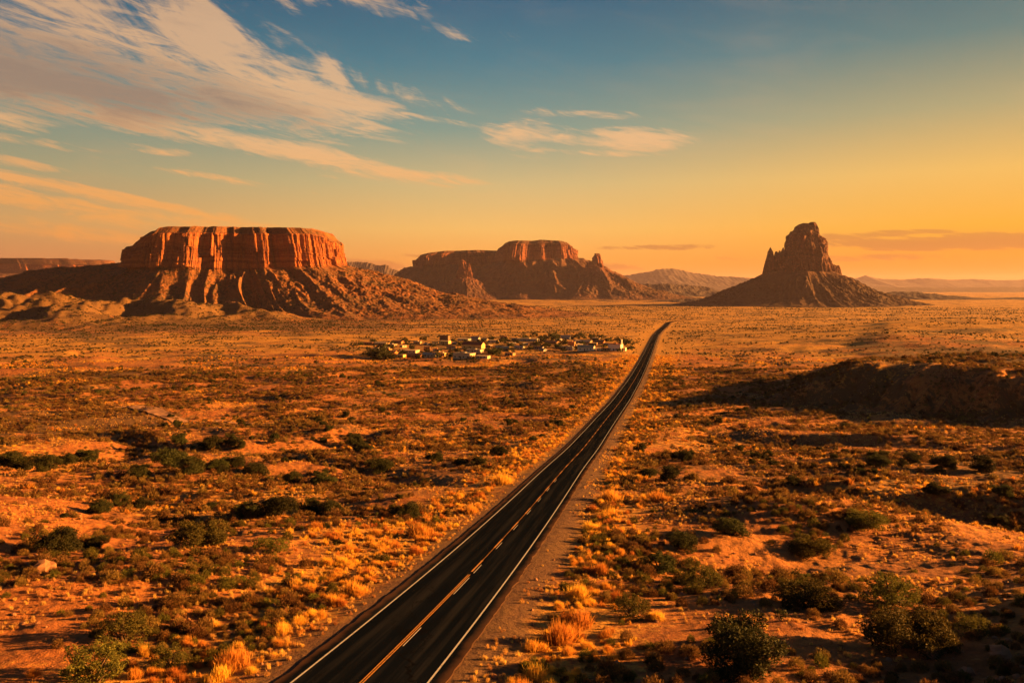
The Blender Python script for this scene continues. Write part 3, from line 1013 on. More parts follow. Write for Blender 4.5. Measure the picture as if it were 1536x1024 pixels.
m4_ = loft_mesa('plateau', M['mid_rock'], 6600, -330, 2850, 500,
                [(xpx(-900, 6000), zpx(385, 6000)), (xpx(0, 6000), zpx(386.5, 6000)), (xpx(170, 6000), zpx(389, 6000)), (xpx(300, 6000), zpx(391, 6000))],
                [(xpx(-900, 6000), zpx(408, 6000)), (xpx(300, 6000), zpx(410, 6000))],
                [(0, 2700), (90, 1400), (180, 3000), (270, 900)],
                CAMZ - 77, power=1.4, flute=(60, 260, 24, 80, 6, 22), gully=(20, 160), nth=2200, rows=(8, 46, 60), seed=61, cap=.36)
tag(m4_, 'far level plateau with a strip of sunlit cliff behind the mesa', 'plateau', kind='structure')


def tower(cx, cy, prof, aspect=0.9, nth=220, nz=130, seed=0, amp=1.0, lean=0.0):
    """a weathered rock tower: prof = [(z, x offset left, x offset right)] from the foot up; returns verts, faces"""
    prof = np.array(prof, float)
    z = np.linspace(prof[0, 0], prof[-1, 0], nz)
    l = np.interp(z, prof[:, 0], prof[:, 1])
    r = np.interp(z, prof[:, 0], prof[:, 2])
    c = (l + r) / 2
    a = np.maximum((r - l) / 2, 0.05)
    th = np.linspace(0, 2 * math.pi, nth, endpoint=False)
    C, Z_ = np.meshgrid(th, z)
    ca, sa = np.cos(C), np.sin(C)
    A = a[:, None]
    sup = 1 / (np.abs(ca) ** 2.6 + np.abs(sa) ** 2.6) ** (1 / 2.6)
    rad = A * sup
    X, Y = ca * rad, sa * rad * aspect
    wx, wy = X + c[:, None] + cx, Y + cy
    K = a.max()
    d = (np.abs(n3(wx / (K * .42), wy / (K * .42), Z_ / (K * 3.4), seed)) * 2 - .45) * K * 0.17
    d = d + (np.abs(n3(wx / (K * .17), wy / (K * .17), Z_ / (K * 1.3), seed + 1)) * 2 - .5) * K * 0.13
    d = d + n3(wx / (K * .10), wy / (K * .10), Z_ / (K * .16), seed + 2) * K * 0.06
    d = d * np.minimum(1, A / K * 1.8) * amp
    f = 1 + d / np.maximum(rad, .5)
    V = np.stack([cx + c[:, None] + X * f, cy + Y * f, Z_], -1)
    Fc = grid_faces(nz, nth, wrap=True)
    V = V.reshape(-1, 3)
    tip = np.array([[cx + c[-1], cy, z[-1] + .3]])
    return V, Fc, tip, nth


def join_towers(name, mat, towers, extra=None, rockval=1.0):
    Vs, Fs, rk = [], [], []
    n = 0
    if extra is not None:
        Vs.append(extra[0])
        Fs.append(extra[1])
        rk.append(extra[2])
        n += len(extra[0])
    for (V, Fc, tip, nth) in towers:
        Vs.append(V)
        Fs.append(Fc + n)
        k = n + len(V) - nth
        t = n + len(V)
        Vs.append(tip)
        cap = np.array([(k + j, k + (j + 1) % nth, t, t) for j in range(nth)], np.int32)
        n += len(V) + 1
        rk.append(np.full(len(V) + 1, rockval))
        Fs.append(np.stack([cap[:, 0], cap[:, 1], cap[:, 2], cap[:, 2]], -1)[:0])
        # tip fan as degenerate-free quads: pair neighbouring wedges
        q = np.array([(k + j, k + (j + 1) % nth, k + (j + 2) % nth, t) for j in range(0, nth, 2)], np.int32)
        Fs.append(q)
    o = mesh_np(name, np.concatenate(Vs), np.concatenate(Fs), mat, smooth=False)
    add_attr(o, 'rock', np.concatenate(rk))
    return o


# the talus cone under the spire as a mesa without cliffs, then its towers
Z3 = 3300.0
SX = xpx(1200, Z3)


def cone(cx, cy, zt, R0, Rs_pts, base, nth=900, ns=130, power=2.0, G1=14, GL=90, seed=0):
    th = np.linspace(0, 2 * math.pi, nth, endpoint=False)
    ct, st = np.cos(th), np.sin(th)
    sk = np.array(sorted(Rs_pts), float)
    Rs = np.interp(np.degrees(th), np.append(sk[:, 0], 360), np.append(sk[:, 1], sk[0, 1]))
    P, rk = [], []
    P.append(np.stack([cx + 0 * ct, cy + 0 * st, zt + 0 * ct], -1))
    rk.append(np.full(nth, .5))
    for i in range(ns + 1):
        q = i / ns
        q2 = q ** 1.25
        rho = R0 * (1 + .15 * n3(ct * 3, st * 3, .3, seed)) * (1 - q2) + Rs * q2
        x, y = cx + rho * ct, cy + rho * st * .95
        kx, ky = ct * R0 / GL * 3.2, st * R0 / GL * 3.2
        rg = 1 - np.abs(n3(kx, ky, rho / (GL * 4), seed + 1)) * 2.4
        rg2 = 1 - np.abs(n3(kx * 2.5, ky * 2.5, rho / (GL * 2), seed + 2)) * 2.4
        rg3 = n3(x / (GL * .2), y / (GL * .2), 0, seed + 3)
        env = math.sin(min(1, q * 2.5) * math.pi / 2) * (1 - q ** 3)
        rg4 = n3(x / (GL * .07), y / (GL * .07), 0, seed + 4)
        big = n3(x / (GL * 1.6), y / (GL * 1.6), 0, seed + 5)
        z = base + (zt - base) * (1 - q2) ** power + env * G1 * (.7 * rg + .42 * rg2 + .42 * rg3 + .2 * rg4 + 1.3 * big) + (1 - env) * 4 * rg3 * (1 - q) - 10 * float(sst(np.array(q), .9, 1))
        P.append(np.stack([x, y, z], -1))
        rk.append(np.clip(.6 * (1 - q * 4) + .8 * sst(rg3, .25, .6) * (1 - q), 0, 1))
    V = np.concatenate(P)
    return V, grid_faces(len(P), nth, wrap=True)[:, ::-1], np.concatenate(rk)


def P3(*pts):
    return [(zpx(y, Z3), xpx(l, Z3) - SX, xpx(r, Z3) - SX) for y, l, r in pts]


tw = [
    tower(SX, Z3, P3((412, 1174, 1244), (400, 1176, 1241), (385, 1178, 1237), (372, 1178, 1235), (362, 1179.5, 1230), (354, 1182, 1224), (348.5, 1186, 1219), (346, 1190, 1216)), seed=101, nth=360, nz=190, amp=.8),
    tower(SX, Z3 + 10, P3((370, 1186, 1226), (356, 1188, 1225), (346, 1190, 1221), (340, 1193, 1219), (337, 1198, 1216), (335.5, 1202, 1209)), seed=105, nth=200, amp=.5),
    tower(SX, Z3 - 14, P3((360, 1204, 1224), (345, 1207, 1221), (338, 1209, 1219.5), (334.5, 1211, 1217)), seed=109, nth=160, amp=.7),
    tower(SX, Z3 - 20, P3((412, 1198, 1238), (395, 1202, 1236), (378, 1208, 1234), (364, 1212, 1230), (358, 1214, 1222)), seed=113, nth=220),
    tower(SX, Z3 - 45, P3((414, 1168, 1208), (400, 1170, 1206), (388, 1175, 1203), (378, 1181, 1199), (374, 1187, 1195)), seed=117, nth=220),
    tower(SX, Z3, P3((412, 1154, 1190), (395, 1156, 1190), (386, 1158, 1188), (382, 1164, 1186), (377, 1172, 1184)), seed=121, nth=200),
    tower(SX, Z3 - 8, P3((412, 1143, 1162), (400, 1144.5, 1160), (388, 1147, 1158), (378, 1149.5, 1155.5), (372, 1151.6, 1153.4)), seed=125, nth=130, amp=.6),
    tower(SX, Z3 - 6, P3((392, 1158, 1167), (382, 1159.5, 1165), (377.5, 1160.5, 1163)), seed=129, nth=90, amp=.5),
    tower(SX, Z3 - 3, P3((384, 1168, 1175), (376, 1170, 1174), (372, 1171.5, 1173)), seed=141, nth=80, amp=.5),
    tower(SX, Z3 - 2, P3((372, 1174, 1181), (362, 1176, 1180), (357, 1177.5, 1179)), seed=143, nth=80, amp=.5),
    tower(SX, Z3 - 2, P3((380, 1231, 1239), (370, 1232, 1237), (365, 1233, 1235)), seed=145, nth=80, amp=.5),
    tower(SX, Z3 + 4, P3((388, 1164, 1171), (379, 1166, 1169.5), (376, 1167, 1168.5)), seed=131, nth=90, amp=.5),
    tower(SX, Z3, P3((412, 1228, 1252), (402, 1230, 1249), (394, 1232, 1246), (386, 1233, 1241), (383, 1234, 1238)), seed=133, nth=150),
    tower(SX, Z3, P3((412, 1240, 1259), (405, 1242, 1258), (399.5, 1244, 1254), (397, 1246, 1250)), seed=137, nth=120, amp=.7),
    tower(SX, Z3 - 4, P3((410, 1250, 1259.5), (402, 1252, 1258), (398, 1253.5, 1256)), seed=139, nth=90, amp=.6),
]
cn = cone(SX, Z3, zpx(408, Z3), 125, [(0, 590), (45, 520), (90, 520), (180, 560), (225, 470), (270, 430), (315, 500)], CAMZ - 76, power=2.05, seed=151, G1=13, GL=75, nth=1100, ns=150)
spire = join_towers('spire_butte', M['dark_rock'], tw, extra=cn)
tag(spire, 'tall dark craggy rock spire rising from a talus cone on the right', 'rock spire', kind='structure')

SX4 = xpx(893, 4950)


def P4(*pts):
    return [(zpx(y, 4950), xpx(l, 4950) - SX4, xpx(r, 4950) - SX4) for y, l, r in pts]


tw = [tower(SX4, 4950, P4((409, 882, 907), (400, 885, 904), (390, 888, 902), (384, 890, 900.5), (380.5, 892, 898.5)), seed=201, nth=160),
      tower(SX4, 4940, P4((406, 880, 890), (396, 882, 887), (391, 883, 885.5)), seed=205, nth=80, amp=.5)]
cn = cone(SX4, 4950, zpx(402, 4950), 70, [(0, 760), (90, 500), (180, 560), (270, 480)], CAMZ - 77, power=2.2, seed=207, G1=13, GL=90)
tag(join_towers('pinnacle_butte', M['mid_rock'], tw, extra=cn), 'small pointed rock pinnacle just right of the high mesa', 'rock pinnacle', kind='structure')

SX5 = xpx(697, 4850)


def P5(*pts):
    return [(zpx(y, 4850), xpx(l, 4850) - SX5, xpx(r, 4850) - SX5) for y, l, r in pts]


tw = [tower(SX5, 4850, P5((418, 686, 708), (408, 688, 705), (399, 690, 701), (392, 690.5, 697), (389.5, 691, 694)), seed=211, nth=160),
      tower(SX5, 4840, P5((416, 698, 709), (404, 700, 707), (396, 702, 705)), seed=215, nth=100)]
cn = cone(SX5, 4850, zpx(417, 4850), 55, [(0, 300), (90, 380), (180, 340), (270, 270)], CAMZ - 77, power=1.8, seed=217, G1=12, GL=80)
tag(join_towers('rock_outcrop', M['mid_rock'], tw, extra=cn), 'reddish rock outcrop standing in front of the lower distant mesa', 'rock outcrop', kind='structure')


def range_(name, Z, pts, depth, label, seed, rough=0.35, base=None):
    rough = rough * .7
    """a mountain range with the given skyline, its crest about Z metres away, depth metres deep"""
    base = CAMZ - 82 if base is None else base
    px = np.array([p[0] for p in pts], float)
    py = np.array([p[1] for p in pts], float)
    nx, ny = 620, 90
    u = np.linspace(0, 1, nx)
    xs = xpx(px[0] + (px[-1] - px[0]) * u, Z)
    crest = zpx(np.interp(px[0] + (px[-1] - px[0]) * u, px, py), Z)
    v = np.linspace(-1, 1, ny)
    X, Vv = np.meshgrid(xs, v)
    crest = np.broadcast_to(crest, X.shape)
    H = np.maximum(crest - base, 0)
    Y = Z + Vv * depth + 0.16 * depth * n2(X / (depth * .7), X * 0, seed)
    L = depth * .22
    rg = 1 - np.abs(n2(X / L, Y / (L * 1.6), seed + 1)) * 2.2
    rg2 = 1 - np.abs(n2(X / (L * .38), Y / (L * .6), seed + 2)) * 2.2
    shape = np.clip(1 - np.abs(Vv), 0, 1) ** 1.25
    mod = 1 + (rough * (rg - 1) + rough * .45 * (rg2 - 1)) * (1 - shape * .8)
    skyline = 0.03 * H * n2(X / (L * .15), Y * 0, seed + 3)
    Zz = base + H * shape * mod + skyline * shape
    V = np.stack([X, Y, Zz], -1).reshape(-1, 3)
    o = mesh_np(name, V, grid_faces(ny, nx), M['far_rock'], smooth=False)
    add_attr(o, 'rock', np.zeros(len(V)))
    return tag(o, label, 'mountain', kind='structure')


range_('far_mountain', 9500, [(470, 430), (515, 393), (530, 391), (560, 393), (572, 397), (580, 396), (590, 402), (604, 408), (625, 430)], 700,
       'hazy blue mesa shoulder between the left mesa and the middle mesas', 301, .2)
range_('far_mountain', 15500, [(915, 436), (935, 413), (955, 409), (975, 406), (985, 402.5), (1008, 401.5), (1022, 404), (1040, 408), (1062, 411), (1085, 414), (1110, 415), (1135, 419), (1200, 425), (1280, 436)], 1900,
       'pale hazy mountain range left of the tall rock spire', 311, .25)
range_('far_mountain', 6500, [(900, 446), (960, 425), (1000, 424), (1040, 427), (1060, 430), (1085, 438), (1110, 446)], 500,
       'low dark foothills at the right foot of the middle mesas', 321, .4)
range_('far_mountain', 19000, [(1180, 436), (1250, 421), (1285, 417), (1300, 412.5), (1318, 417), (1350, 419), (1385, 416.5), (1420, 419), (1460, 418), (1500, 420), (1560, 418), (1700, 422), (1800, 436)], 2300,
       'faint orange hazy mountain range right of the tall rock spire', 331, .2)
range_('far_mountain', 12500, [(1150, 440), (1220, 432), (1330, 430), (1420, 431.5), (1500, 430), (1640, 431), (1760, 440)], 1500,
       'low hazy ridge line below the faint range at the right', 341, .3)
range_('far_mountain', 4700, [(1230, 456), (1300, 438), (1370, 436), (1420, 442), (1480, 447), (1560, 444), (1640, 446), (1700, 456)], 420,
       'low dark hills at the right foot of the tall spire', 351, .5)
range_('far_mountain', 3900, [(820, 462), (900, 450), (960, 452), (1050, 446), (1110, 449), (1180, 462)], 300,
       'low dark swell of ground in front of the middle mesas', 361, .5)


# ------------------------------------------------------------------ plants
def leaf_quads(c, n, size, up=0.0, seed=0, long=1.6):
    """n small leaf faces at centres c (n,3)"""
    rg = np.random.default_rng(seed)
    a = rg.normal(size=(n, 3))
    a[:, 2] += up
    a /= np.linalg.norm(a, axis=1)[:, None]
    b = np.cross(a, rg.normal(size=(n, 3)))
    b /= np.linalg.norm(b, axis=1)[:, None] + 1e-9
    s_ = size * rg.uniform(.6, 1.4, size=(n, 1))
    a = a * s_ * long
    b = b * s_ * .5
    V = np.stack([c - a * .5, c + b * .6, c + a * .6, c - b * .6], 1)
    return V.reshape(-1, 3), np.arange(n * 4).reshape(-1, 4)


def tube(pts, rads, n=6):
    V, Fs = [], []
    for (p, r) in zip(pts, rads):
        for k in range(n):
            t = 2 * math.pi * k / n
            V.append((p[0] + r * math.cos(t), p[1] + r * math.sin(t), p[2]))
    for i in range(len(pts) - 1):
        for k in range(n):
            Fs.append((i * n + k, i * n + (k + 1) % n, (i + 1) * n + (k + 1) % n, (i + 1) * n + k))
    return V, Fs


def juniper_proto(seed, nleaf, leaf, w=1.0, h=0.8, nclump=26, sparse=0.0):
    """unit-wide juniper: returns crown verts/faces and trunk verts/faces"""
    rg = np.random.default_rng(seed)
    cl, limbs = [], []
    for k in range(nclump):
        ang = rg.uniform(0, 2 * math.pi)
        rr = 0.40 * math.sqrt(rg.uniform(0, 1)) * w
        hh = h * rg.uniform(.16, .82) * (1 - 0.45 * (rr / .4 / w) ** 2)
        p = np.array([math.cos(ang) * rr, math.sin(ang) * rr, hh])
        cl.append((p, rg.uniform(.085, .155)))
    # a couple of shoots that break the outline
    for k in range(5):
        ang = rg.uniform(0, 2 * math.pi)
        rr = rg.uniform(.1, .44) * w
        cl.append((np.array([math.cos(ang) * rr, math.sin(ang) * rr, h * rg.uniform(.5, .95) * (1 - .5 * rr)]), rg.uniform(.04, .08)))
    tot = sum(r ** 2 for _, r in cl)
    C = []
    for p, r in cl:
        n = max(6, int(nleaf * r * r / tot))
        d = rg.normal(size=(n, 3))
        d /= np.linalg.norm(d, axis=1)[:, None]
        rad = r * rg.uniform(.35, 1.05, size=(n, 1)) ** .6
        rad = rad * (1 + 0.30 * n3(d[:, 0] * 2.5 + seed, d[:, 1] * 2.5, d[:, 2] * 2.5 + p[0] * 9, seed)[:, None])
        q = p + d * rad * np.array([1.1, 1.1, .85])
        C.append(q)
    C = np.concatenate(C)
    C = C[C[:, 2] > 0.015]
    if sparse:
        C = C[n3(C[:, 0] * 9, C[:, 1] * 9, C[:, 2] * 9, seed + 5) > -0.25 + sparse]
    V, Fc = leaf_quads(C, len(C), leaf, up=.3, seed=seed)
    tv, tf = [], []
    for p, r in cl[:12]:
        mid = p * np.array([.45, .45, .55])
        a, b = tube([(p[0] * .02, p[1] * .02, -.06), (mid[0], mid[1], mid[2]), tuple(p)], [.028, .017, .006], 5)
        k = len(tv)
        tv += a
        tf += [tuple(i + k for i in f) for f in b]
    return V, Fc, np.array(tv), np.array(tf)


def blades_proto(seed, n, length, width, spread=0.9, curve=.25, base=.12):
    rg = np.random.default_rng(seed)
    ang = rg.uniform(0, 2 * math.pi, n)
    lean = np.abs(rg.normal(0, spread * .5, n)).clip(0, 1.25)
    L = length * rg.uniform(.55, 1.1, n) * (1 - .25 * lean)
    bx, by = rg.normal(0, base, n), rg.normal(0, base, n)
    d1 = np.stack([np.cos(ang) * np.sin(lean), np.sin(ang) * np.sin(lean), np.cos(lean)], -1)
    side = np.stack([-np.sin(ang + rg.normal(0, .8, n)), np.cos(ang), 0 * ang], -1)
    side /= np.linalg.norm(side, axis=1)[:, None] + 1e-9
    p0 = np.stack([bx, by, 0 * bx - .02], -1)
    p1 = p0 + d1 * (L * .6)[:, None]
    p2 = p1 + (d1 + np.array([0, 0, -curve]) * lean[:, None]) * (L * .45)[:, None] + rg.normal(0, .03 * length, (n, 3))
    w = width
    V = np.stack([p0 - side * w * .5, p0 + side * w * .5, p1 + side * w * .6, p2, p1 - side * w * .6], 1)
    tip = np.tile([0, 0, .6, 1, .6], n)
    Fs = []
    k = np.arange(n) * 5
    quads = np.stack([k, k + 1, k + 2, k + 4], -1)
    tris = np.stack([k + 4, k + 2, k + 3, k + 3], -1)
    return V.reshape(-1, 3), quads, np.stack([k + 4, k + 2, k + 3], -1), tip


def blades_obj(name, mat, seed, n, length, width, heads=1, **kw):
    parts_ = []
    rg = np.random.default_rng(seed + 5)
    for h_ in range(heads):
        k_ = 1.0 if h_ == 0 else rg.uniform(.45, .85)
        V, q, t, tip = blades_proto(seed + 40 * h_, int(n / heads * k_ * 1.3), length * k_, width, **kw)
        if heads > 1:
            an = rg.uniform(0, 6.28)
            V = V + np.array([math.cos(an), math.sin(an), 0]) * rg.uniform(.12, .42)
        off = sum(len(p_[0]) for p_ in parts_)
        parts_.append((V, q + off, t + off, tip))
    V, q, t, tip = [np.concatenate([p_[i] for p_ in parts_]) for i in range(4)]
    me = bpy.data.meshes.new(name)
    me.from_pydata(V.tolist(), [], [tuple(a) for a in q.tolist()] + [tuple(a) for a in t.tolist()])
    me.update()
    me.materials.append(mat)
    a = me.attributes.new('tip', 'FLOAT', 'POINT')
    a.data.foreach_set('value', tip.astype(np.float32))
    return me


def twig_mesh(name, mat, seed, nleaf, leaf, nb=60, h=.62):
    """rounded sagebrush: a dome of fine upright leaves on short twigs, 1 wide"""
    rg = np.random.default_rng(seed)
    d = rg.normal(size=(nleaf, 3))
    d[:, 2] = np.abs(d[:, 2]) * .9
    d /= np.linalg.norm(d, axis=1)[:, None]
    lump = 1 + .35 * n3(d[:, 0] * 2.2 + seed, d[:, 1] * 2.2, d[:, 2] * 2.2, seed)
    rad = .46 * rg.uniform(.25, 1, nleaf) ** .45 * lump
    C = d * rad[:, None] * np.array([1, 1, h / .46])
    a = d + rg.normal(0, .35, (nleaf, 3)) + np.array([0, 0, .5])
    a /= np.linalg.norm(a, axis=1)[:, None]
    b = np.cross(a, rg.normal(size=(nleaf, 3)))
    b /= np.linalg.norm(b, axis=1)[:, None] + 1e-9
    s_ = leaf * rg.uniform(.6, 1.4, (nleaf, 1))
    V = np.stack([C - a * s_, C + b * s_ * .32, C + a * s_ * 1.3, C - b * s_ * .32], 1).reshape(-1, 3)
    Fc = np.arange(nleaf * 4).reshape(-1, 4)
    o = mesh_np(name, V, Fc, mat, link=False)
    me = o.data
    bpy.data.objects.remove(o)
    return me


JUN = []      # (crown mesh, trunk mesh) hi detail
for k in range(5):
    V, Fc, tv, tf = juniper_proto(500 + k, 15000, 0.022, h=[.78, .70, .86, .62, .74][k], nclump=[28, 34, 22, 36, 30][k])
    a = mesh_np('crown', V, Fc, M['juniper'], link=False)
    b = mesh_np('trunk', tv, tf, M['bark'], link=False)
    JUN.append((a.data, b.data))
JOL = []
for k in range(3):
    V, Fc, tv, tf = juniper_proto(540 + k, 13000, 0.020, h=[.62, .58, .7][k], nclump=[26, 34, 24][k], sparse=[0, .0, .22][k])
    a = mesh_np('crown', V, Fc, M['olive'], link=False)
    b = mesh_np('trunk', tv, tf, M['bark'], link=False)
    JOL.append((a.data, b.data))
JLO = []
for k in range(5):
    V, Fc, tv, tf = juniper_proto(580 + k, 900, 0.060, h=[.75, .66, .85, .6, .7][k], nclump=14)
    a = mesh_np('shrub', V, Fc, M['juniper'], link=False)
    JLO.append(a.data)
SAGE = [twig_mesh('sagebrush', M['sage'], 620 + k, 1500, .040) for k in range(4)]
SAGO = [twig_mesh('sagebrush', M['olive'], 630 + k, 1300, .042) for k in range(2)]
SLO = [twig_mesh('scrub', M['sage'], 640 + k, 260, .085) for k in range(4)]
GOLD = [blades_obj('golden_rabbitbrush', M['gold'], 650 + k * 7, 1100, .72, .017, heads=3 + k, spread=1.25, base=.13) for k in range(5)]
GLO = [blades_obj('grass_clump', M['gold'], 660 + k, 130, .75, .045, heads=2 + k, spread=1.2) for k in range(3)]
TUFT = [blades_obj('grass_tuft', M['straw'], 670 + k, 60, .8, .035, spread=1.1, base=.16) for k in range(3)]


def stone_mesh(seed, n=10, m=7):
    rg = np.random.default_rng(seed)
    th = np.linspace(0, 2 * math.pi, n, endpoint=False)
    ph = np.linspace(-math.pi / 2, math.pi / 2, m)
    T, Ph = np.meshgrid(th, ph)
    X, Y, Z = np.cos(T) * np.cos(Ph), np.sin(T) * np.cos(Ph), np.sin(Ph)
    f = 1 + .45 * n3(X * 1.3 + seed, Y * 1.3, Z * 1.3, seed)
    f = np.minimum(f, 1.05 / (np.abs(X * .6 + Y * .5 + Z * .6) + .35))
    V = np.stack([X * f * .5, Y * f * .42, Z * f * .34 + .12], -1).reshape(-1, 3)
    o = mesh_np('stone', V, grid_faces(m, n, wrap=True), M['stone'], link=False)
    me = o.data
    bpy.data.objects.remove(o)
    return me


STONE = [stone_mesh(700 + k) for k in range(4)]

USED = []      # (x, y, radius) taken by placed plants, so that the scatter keeps clear


def inst(name, me, x, y, s_, rz=None, zs=1.0, sink=0.03, parent=None):
    o = bpy.data.objects.new(name, me)
    o.location = (x, y, float(height(x, y)) - sink * s_)
    o.rotation_euler = (0, 0, random.uniform(0, 6.28) if rz is None else rz)
    o.scale = (s_, s_, s_ * zs)
    COL.objects.link(o)
    return o


def juniper(x, y, w, proto, label, group, zs=1.0, rz=None, cat='juniper bush', name='juniper_bush'):
    e = empty(name, (x, y, float(height(x, y)) - .02 * w), random.uniform(0, 6.28) if rz is None else rz)
    e.scale = (w, w, w * zs)
    for nm, me in zip(('crown', 'trunk'), proto):
        o = bpy.data.objects.new(nm, me)
        o.parent = e
        COL.objects.link(o)
    USED.append((x, y, w * .45))
    tag(e, label, cat, group)
    return e


# junipers one can point to: (pixel x, pixel y of the foot, width in px, kind, label)
HAND = [
    (1125, 1002, 142, 0, 'largest dark green juniper near the bottom, right of the road'),
    (1212, 908, 92, 10, 'domed olive green juniper alone on the bare pale slope'),
    (1368, 972, 132, 11, 'broad spreading olive juniper beside the rocky corner slope'),
    (1458, 952, 62, 12, 'upright juniper at the right end of the broad olive one'),
    (1335, 905, 84, 12, 'loose olive shrub behind the broad juniper of the corner slope'),
    (1095, 802, 52, 1, 'round dark juniper standing alone above the olive domed one'),
    (1217, 832, 66, 10, 'rounded olive juniper on open ground above the domed one'),
    (989, 858, 48, 2, 'very dark upright juniper just right of the golden roadside brush'),
    (1022, 824, 48, 1, 'low dark blue green juniper behind the very dark upright one'),
    (1050, 882, 66, 12, 'brownish twiggy shrub right of the very dark upright juniper'),
    (1010, 720, 36, 0, 'right one of two junipers close to the road past the golden brush'),
    (974, 716, 26, 1, 'left smaller one of two junipers close to the road past the golden brush'),
    (1188, 728, 24, 2, 'small juniper below the shaded terrace beside the wash'),
    (1317, 702, 34, 0, 'first juniper on the sunlit strip in front of the dark terrace'),
    (1368, 692, 28, 1, 'second juniper on the sunlit strip in front of the dark terrace'),
    (1413, 702, 36, 0, 'third and widest juniper on the sunlit strip before the dark terrace'),
    (1470, 706, 36, 2, 'fourth juniper on the sunlit strip in front of the dark terrace'),
    (1404, 740, 36, 3, 'dark juniper just below the third one of the sunlit strip'),
    (1500, 745, 32, 0, 'dark juniper at the right picture edge below the sunlit strip'),
    (1300, 792, 62, 11, 'wide low olive shrub in the shaded wash at the right'),
    (1495, 790, 34, 0, 'dark juniper near the right picture edge beside the shaded wash'),
    (300, 816, 80, 10, 'large sprawling olive juniper on the left slope'),
    (415, 828, 42, 12, 'small olive juniper below the row of dark ones on the left'),
    (372, 778, 44, 0, 'left one of the dark juniper row above the small olive one'),
    (420, 772, 54, 1, 'middle and widest of the dark juniper row left of the road'),
    (466, 768, 32, 2, 'third of the dark juniper row left of the road'),
    (490, 772, 44, 3, 'right end juniper of the dark row left of the road'),
    (605, 776, 46, 0, 'lone dark juniper closest to the left road verge'),
    (150, 768, 38, 1, 'left one of three small junipers on the left slope'),
    (180, 758, 28, 2, 'middle one of three small junipers on the left slope'),
    (215, 762, 30, 3, 'right one of three small junipers on the left slope'),
    (80, 830, 66, 0, 'wide dark juniper above the boulder at far left'),
    (146, 822, 36, 1, 'dark round juniper just right of the wide one above the boulder'),
    (186, 962, 78, 12, 'bare twiggy juniper standing near the bottom left'),
    (140, 1022, 110, 12, 'sprawling shrub cut by the bottom edge at the left'),
    (205, 718, 40, 0, 'dark juniper just left of the long dark clump'),
    (252, 700, 52, 1, 'tallest juniper at the left end of the long dark clump'),
    (285, 712, 40, 2, 'front juniper of the long dark clump'),
    (325, 704, 34, 3, 'juniper in the middle of the long dark clump'),
    (350, 700, 34, 0, 'small juniper behind the middle of the long dark clump'),
    (383, 712, 38, 1, 'front juniper near the right end of the long dark clump'),
    (440, 724, 30, 2, 'juniper at the right end of the long dark clump'),
    (486, 726, 36, 3, 'flat juniper just beyond the right end of the dark clump'),
    (14, 700, 40, 0, 'juniper at the left picture edge in the leftmost clump'),
    (42, 704, 44, 1, 'second juniper of the leftmost clump'),
    (72, 706, 38, 2, 'right end juniper of the leftmost clump'),
    (100, 696, 30, 3, 'juniper just right of the leftmost clump'),
    (130, 692, 36, 0, 'lone juniper between the two big left clumps'),
    (568, 707, 40, 1, 'wide juniper alone in the middle left plain'),
    (530, 668, 26, 2, 'left of two touching junipers in the middle left plain'),
    (545, 676, 28, 3, 'right of two touching junipers in the middle left plain'),
    (650, 692, 28, 0, 'juniper left of the pair nearest the road bend'),
    (692, 698, 22, 1, 'left juniper of the pair nearest the left verge'),
    (717, 698, 24, 2, 'right juniper of the pair nearest the left verge'),
    (748, 682, 28, 3, 'juniper nearest the road above the verge pair'),
    (265, 668, 30, 0, 'juniper behind the long dark clump'),
    (318, 672, 36, 1, 'wide juniper behind the long dark clump'),
    (345, 668, 26, 2, 'right juniper behind the long dark clump'),
    (948, 925, 60, 12, 'dark brown shrub behind the golden brush right of the road'),
    (800, 1010, 44, 10, 'green shrub at the foot of the golden brush beside the road'),
    (255, 1000, 60, 12, 'dull green shrub left of the tall dry grass at the bottom'),
]
for (px, py, w, kd, lb) in HAND:
    x, y, z, t = ground_at(px, py)
    width = w * t / 1195.0 * 1.10
    proto = JOL[kd - 10] if kd >= 10 else JUN[kd]
    juniper(x, y, width, proto, lb, None, rz=None, zs=random.uniform(.80, .95))

# golden brush one can point to along the verges
HAND_G = [
    (835, 962, 78, 'biggest golden brush clump beside the right shoulder'),
    (872, 940, 62, 'golden brush touching the back of the biggest clump'),
    (800, 975, 46, 'golden brush at the left foot of the biggest clump'),
    (808, 1018, 60, 'reddish golden brush at the bottom edge right of the road'),
    (865, 900, 52, 'golden brush above the biggest clump of the right verge'),
    (898, 862, 40, 'golden brush beside the very dark upright juniper'),
    (983, 930, 34, 'small round golden tuft alone right of the verge brush'),
    (905, 775, 40, 'bright golden brush midway along the right verge'),
    (915, 750, 40, 'bright golden brush farther along the right verge'),
    (890, 795, 34, 'golden brush nearer the road than its right verge neighbours'),
    (355, 1000, 66, 'tall golden grass clump left of the road near the bottom'),
    (330, 1020, 48, 'golden grass clump at the bottom edge left of the road'),
    (455, 935, 34, 'small golden brush on the left verge near the bottom'),
    (530, 890, 50, 'golden brush with pale tips on the left verge'),
    (500, 905, 38, 'golden brush just left of the pale tipped one'),
    (635, 805, 46, 'bright golden brush midway along the left verge'),
    (705, 770, 34, 'golden brush on the left verge behind the bright one'),
    (755, 725, 40, 'pair of golden brush heads beside the left white line'),
    (420, 952, 44, 'dull orange brush between the gravel and the sagebrush'),
    (990, 752, 44, 'golden brush patch in the open right of the verge'),
]
for (px, py, w, lb) in HAND_G:
    x, y, z, t = ground_at(px, py)
    width = w * t / 1195.0
    o = inst('golden_rabbitbrush', random.choice(GOLD), x, y, width / 1.35, zs=random.uniform(.8, 1.0))
    tag(o, lb, 'desert brush')
    USED.append((x, y, width * .4))


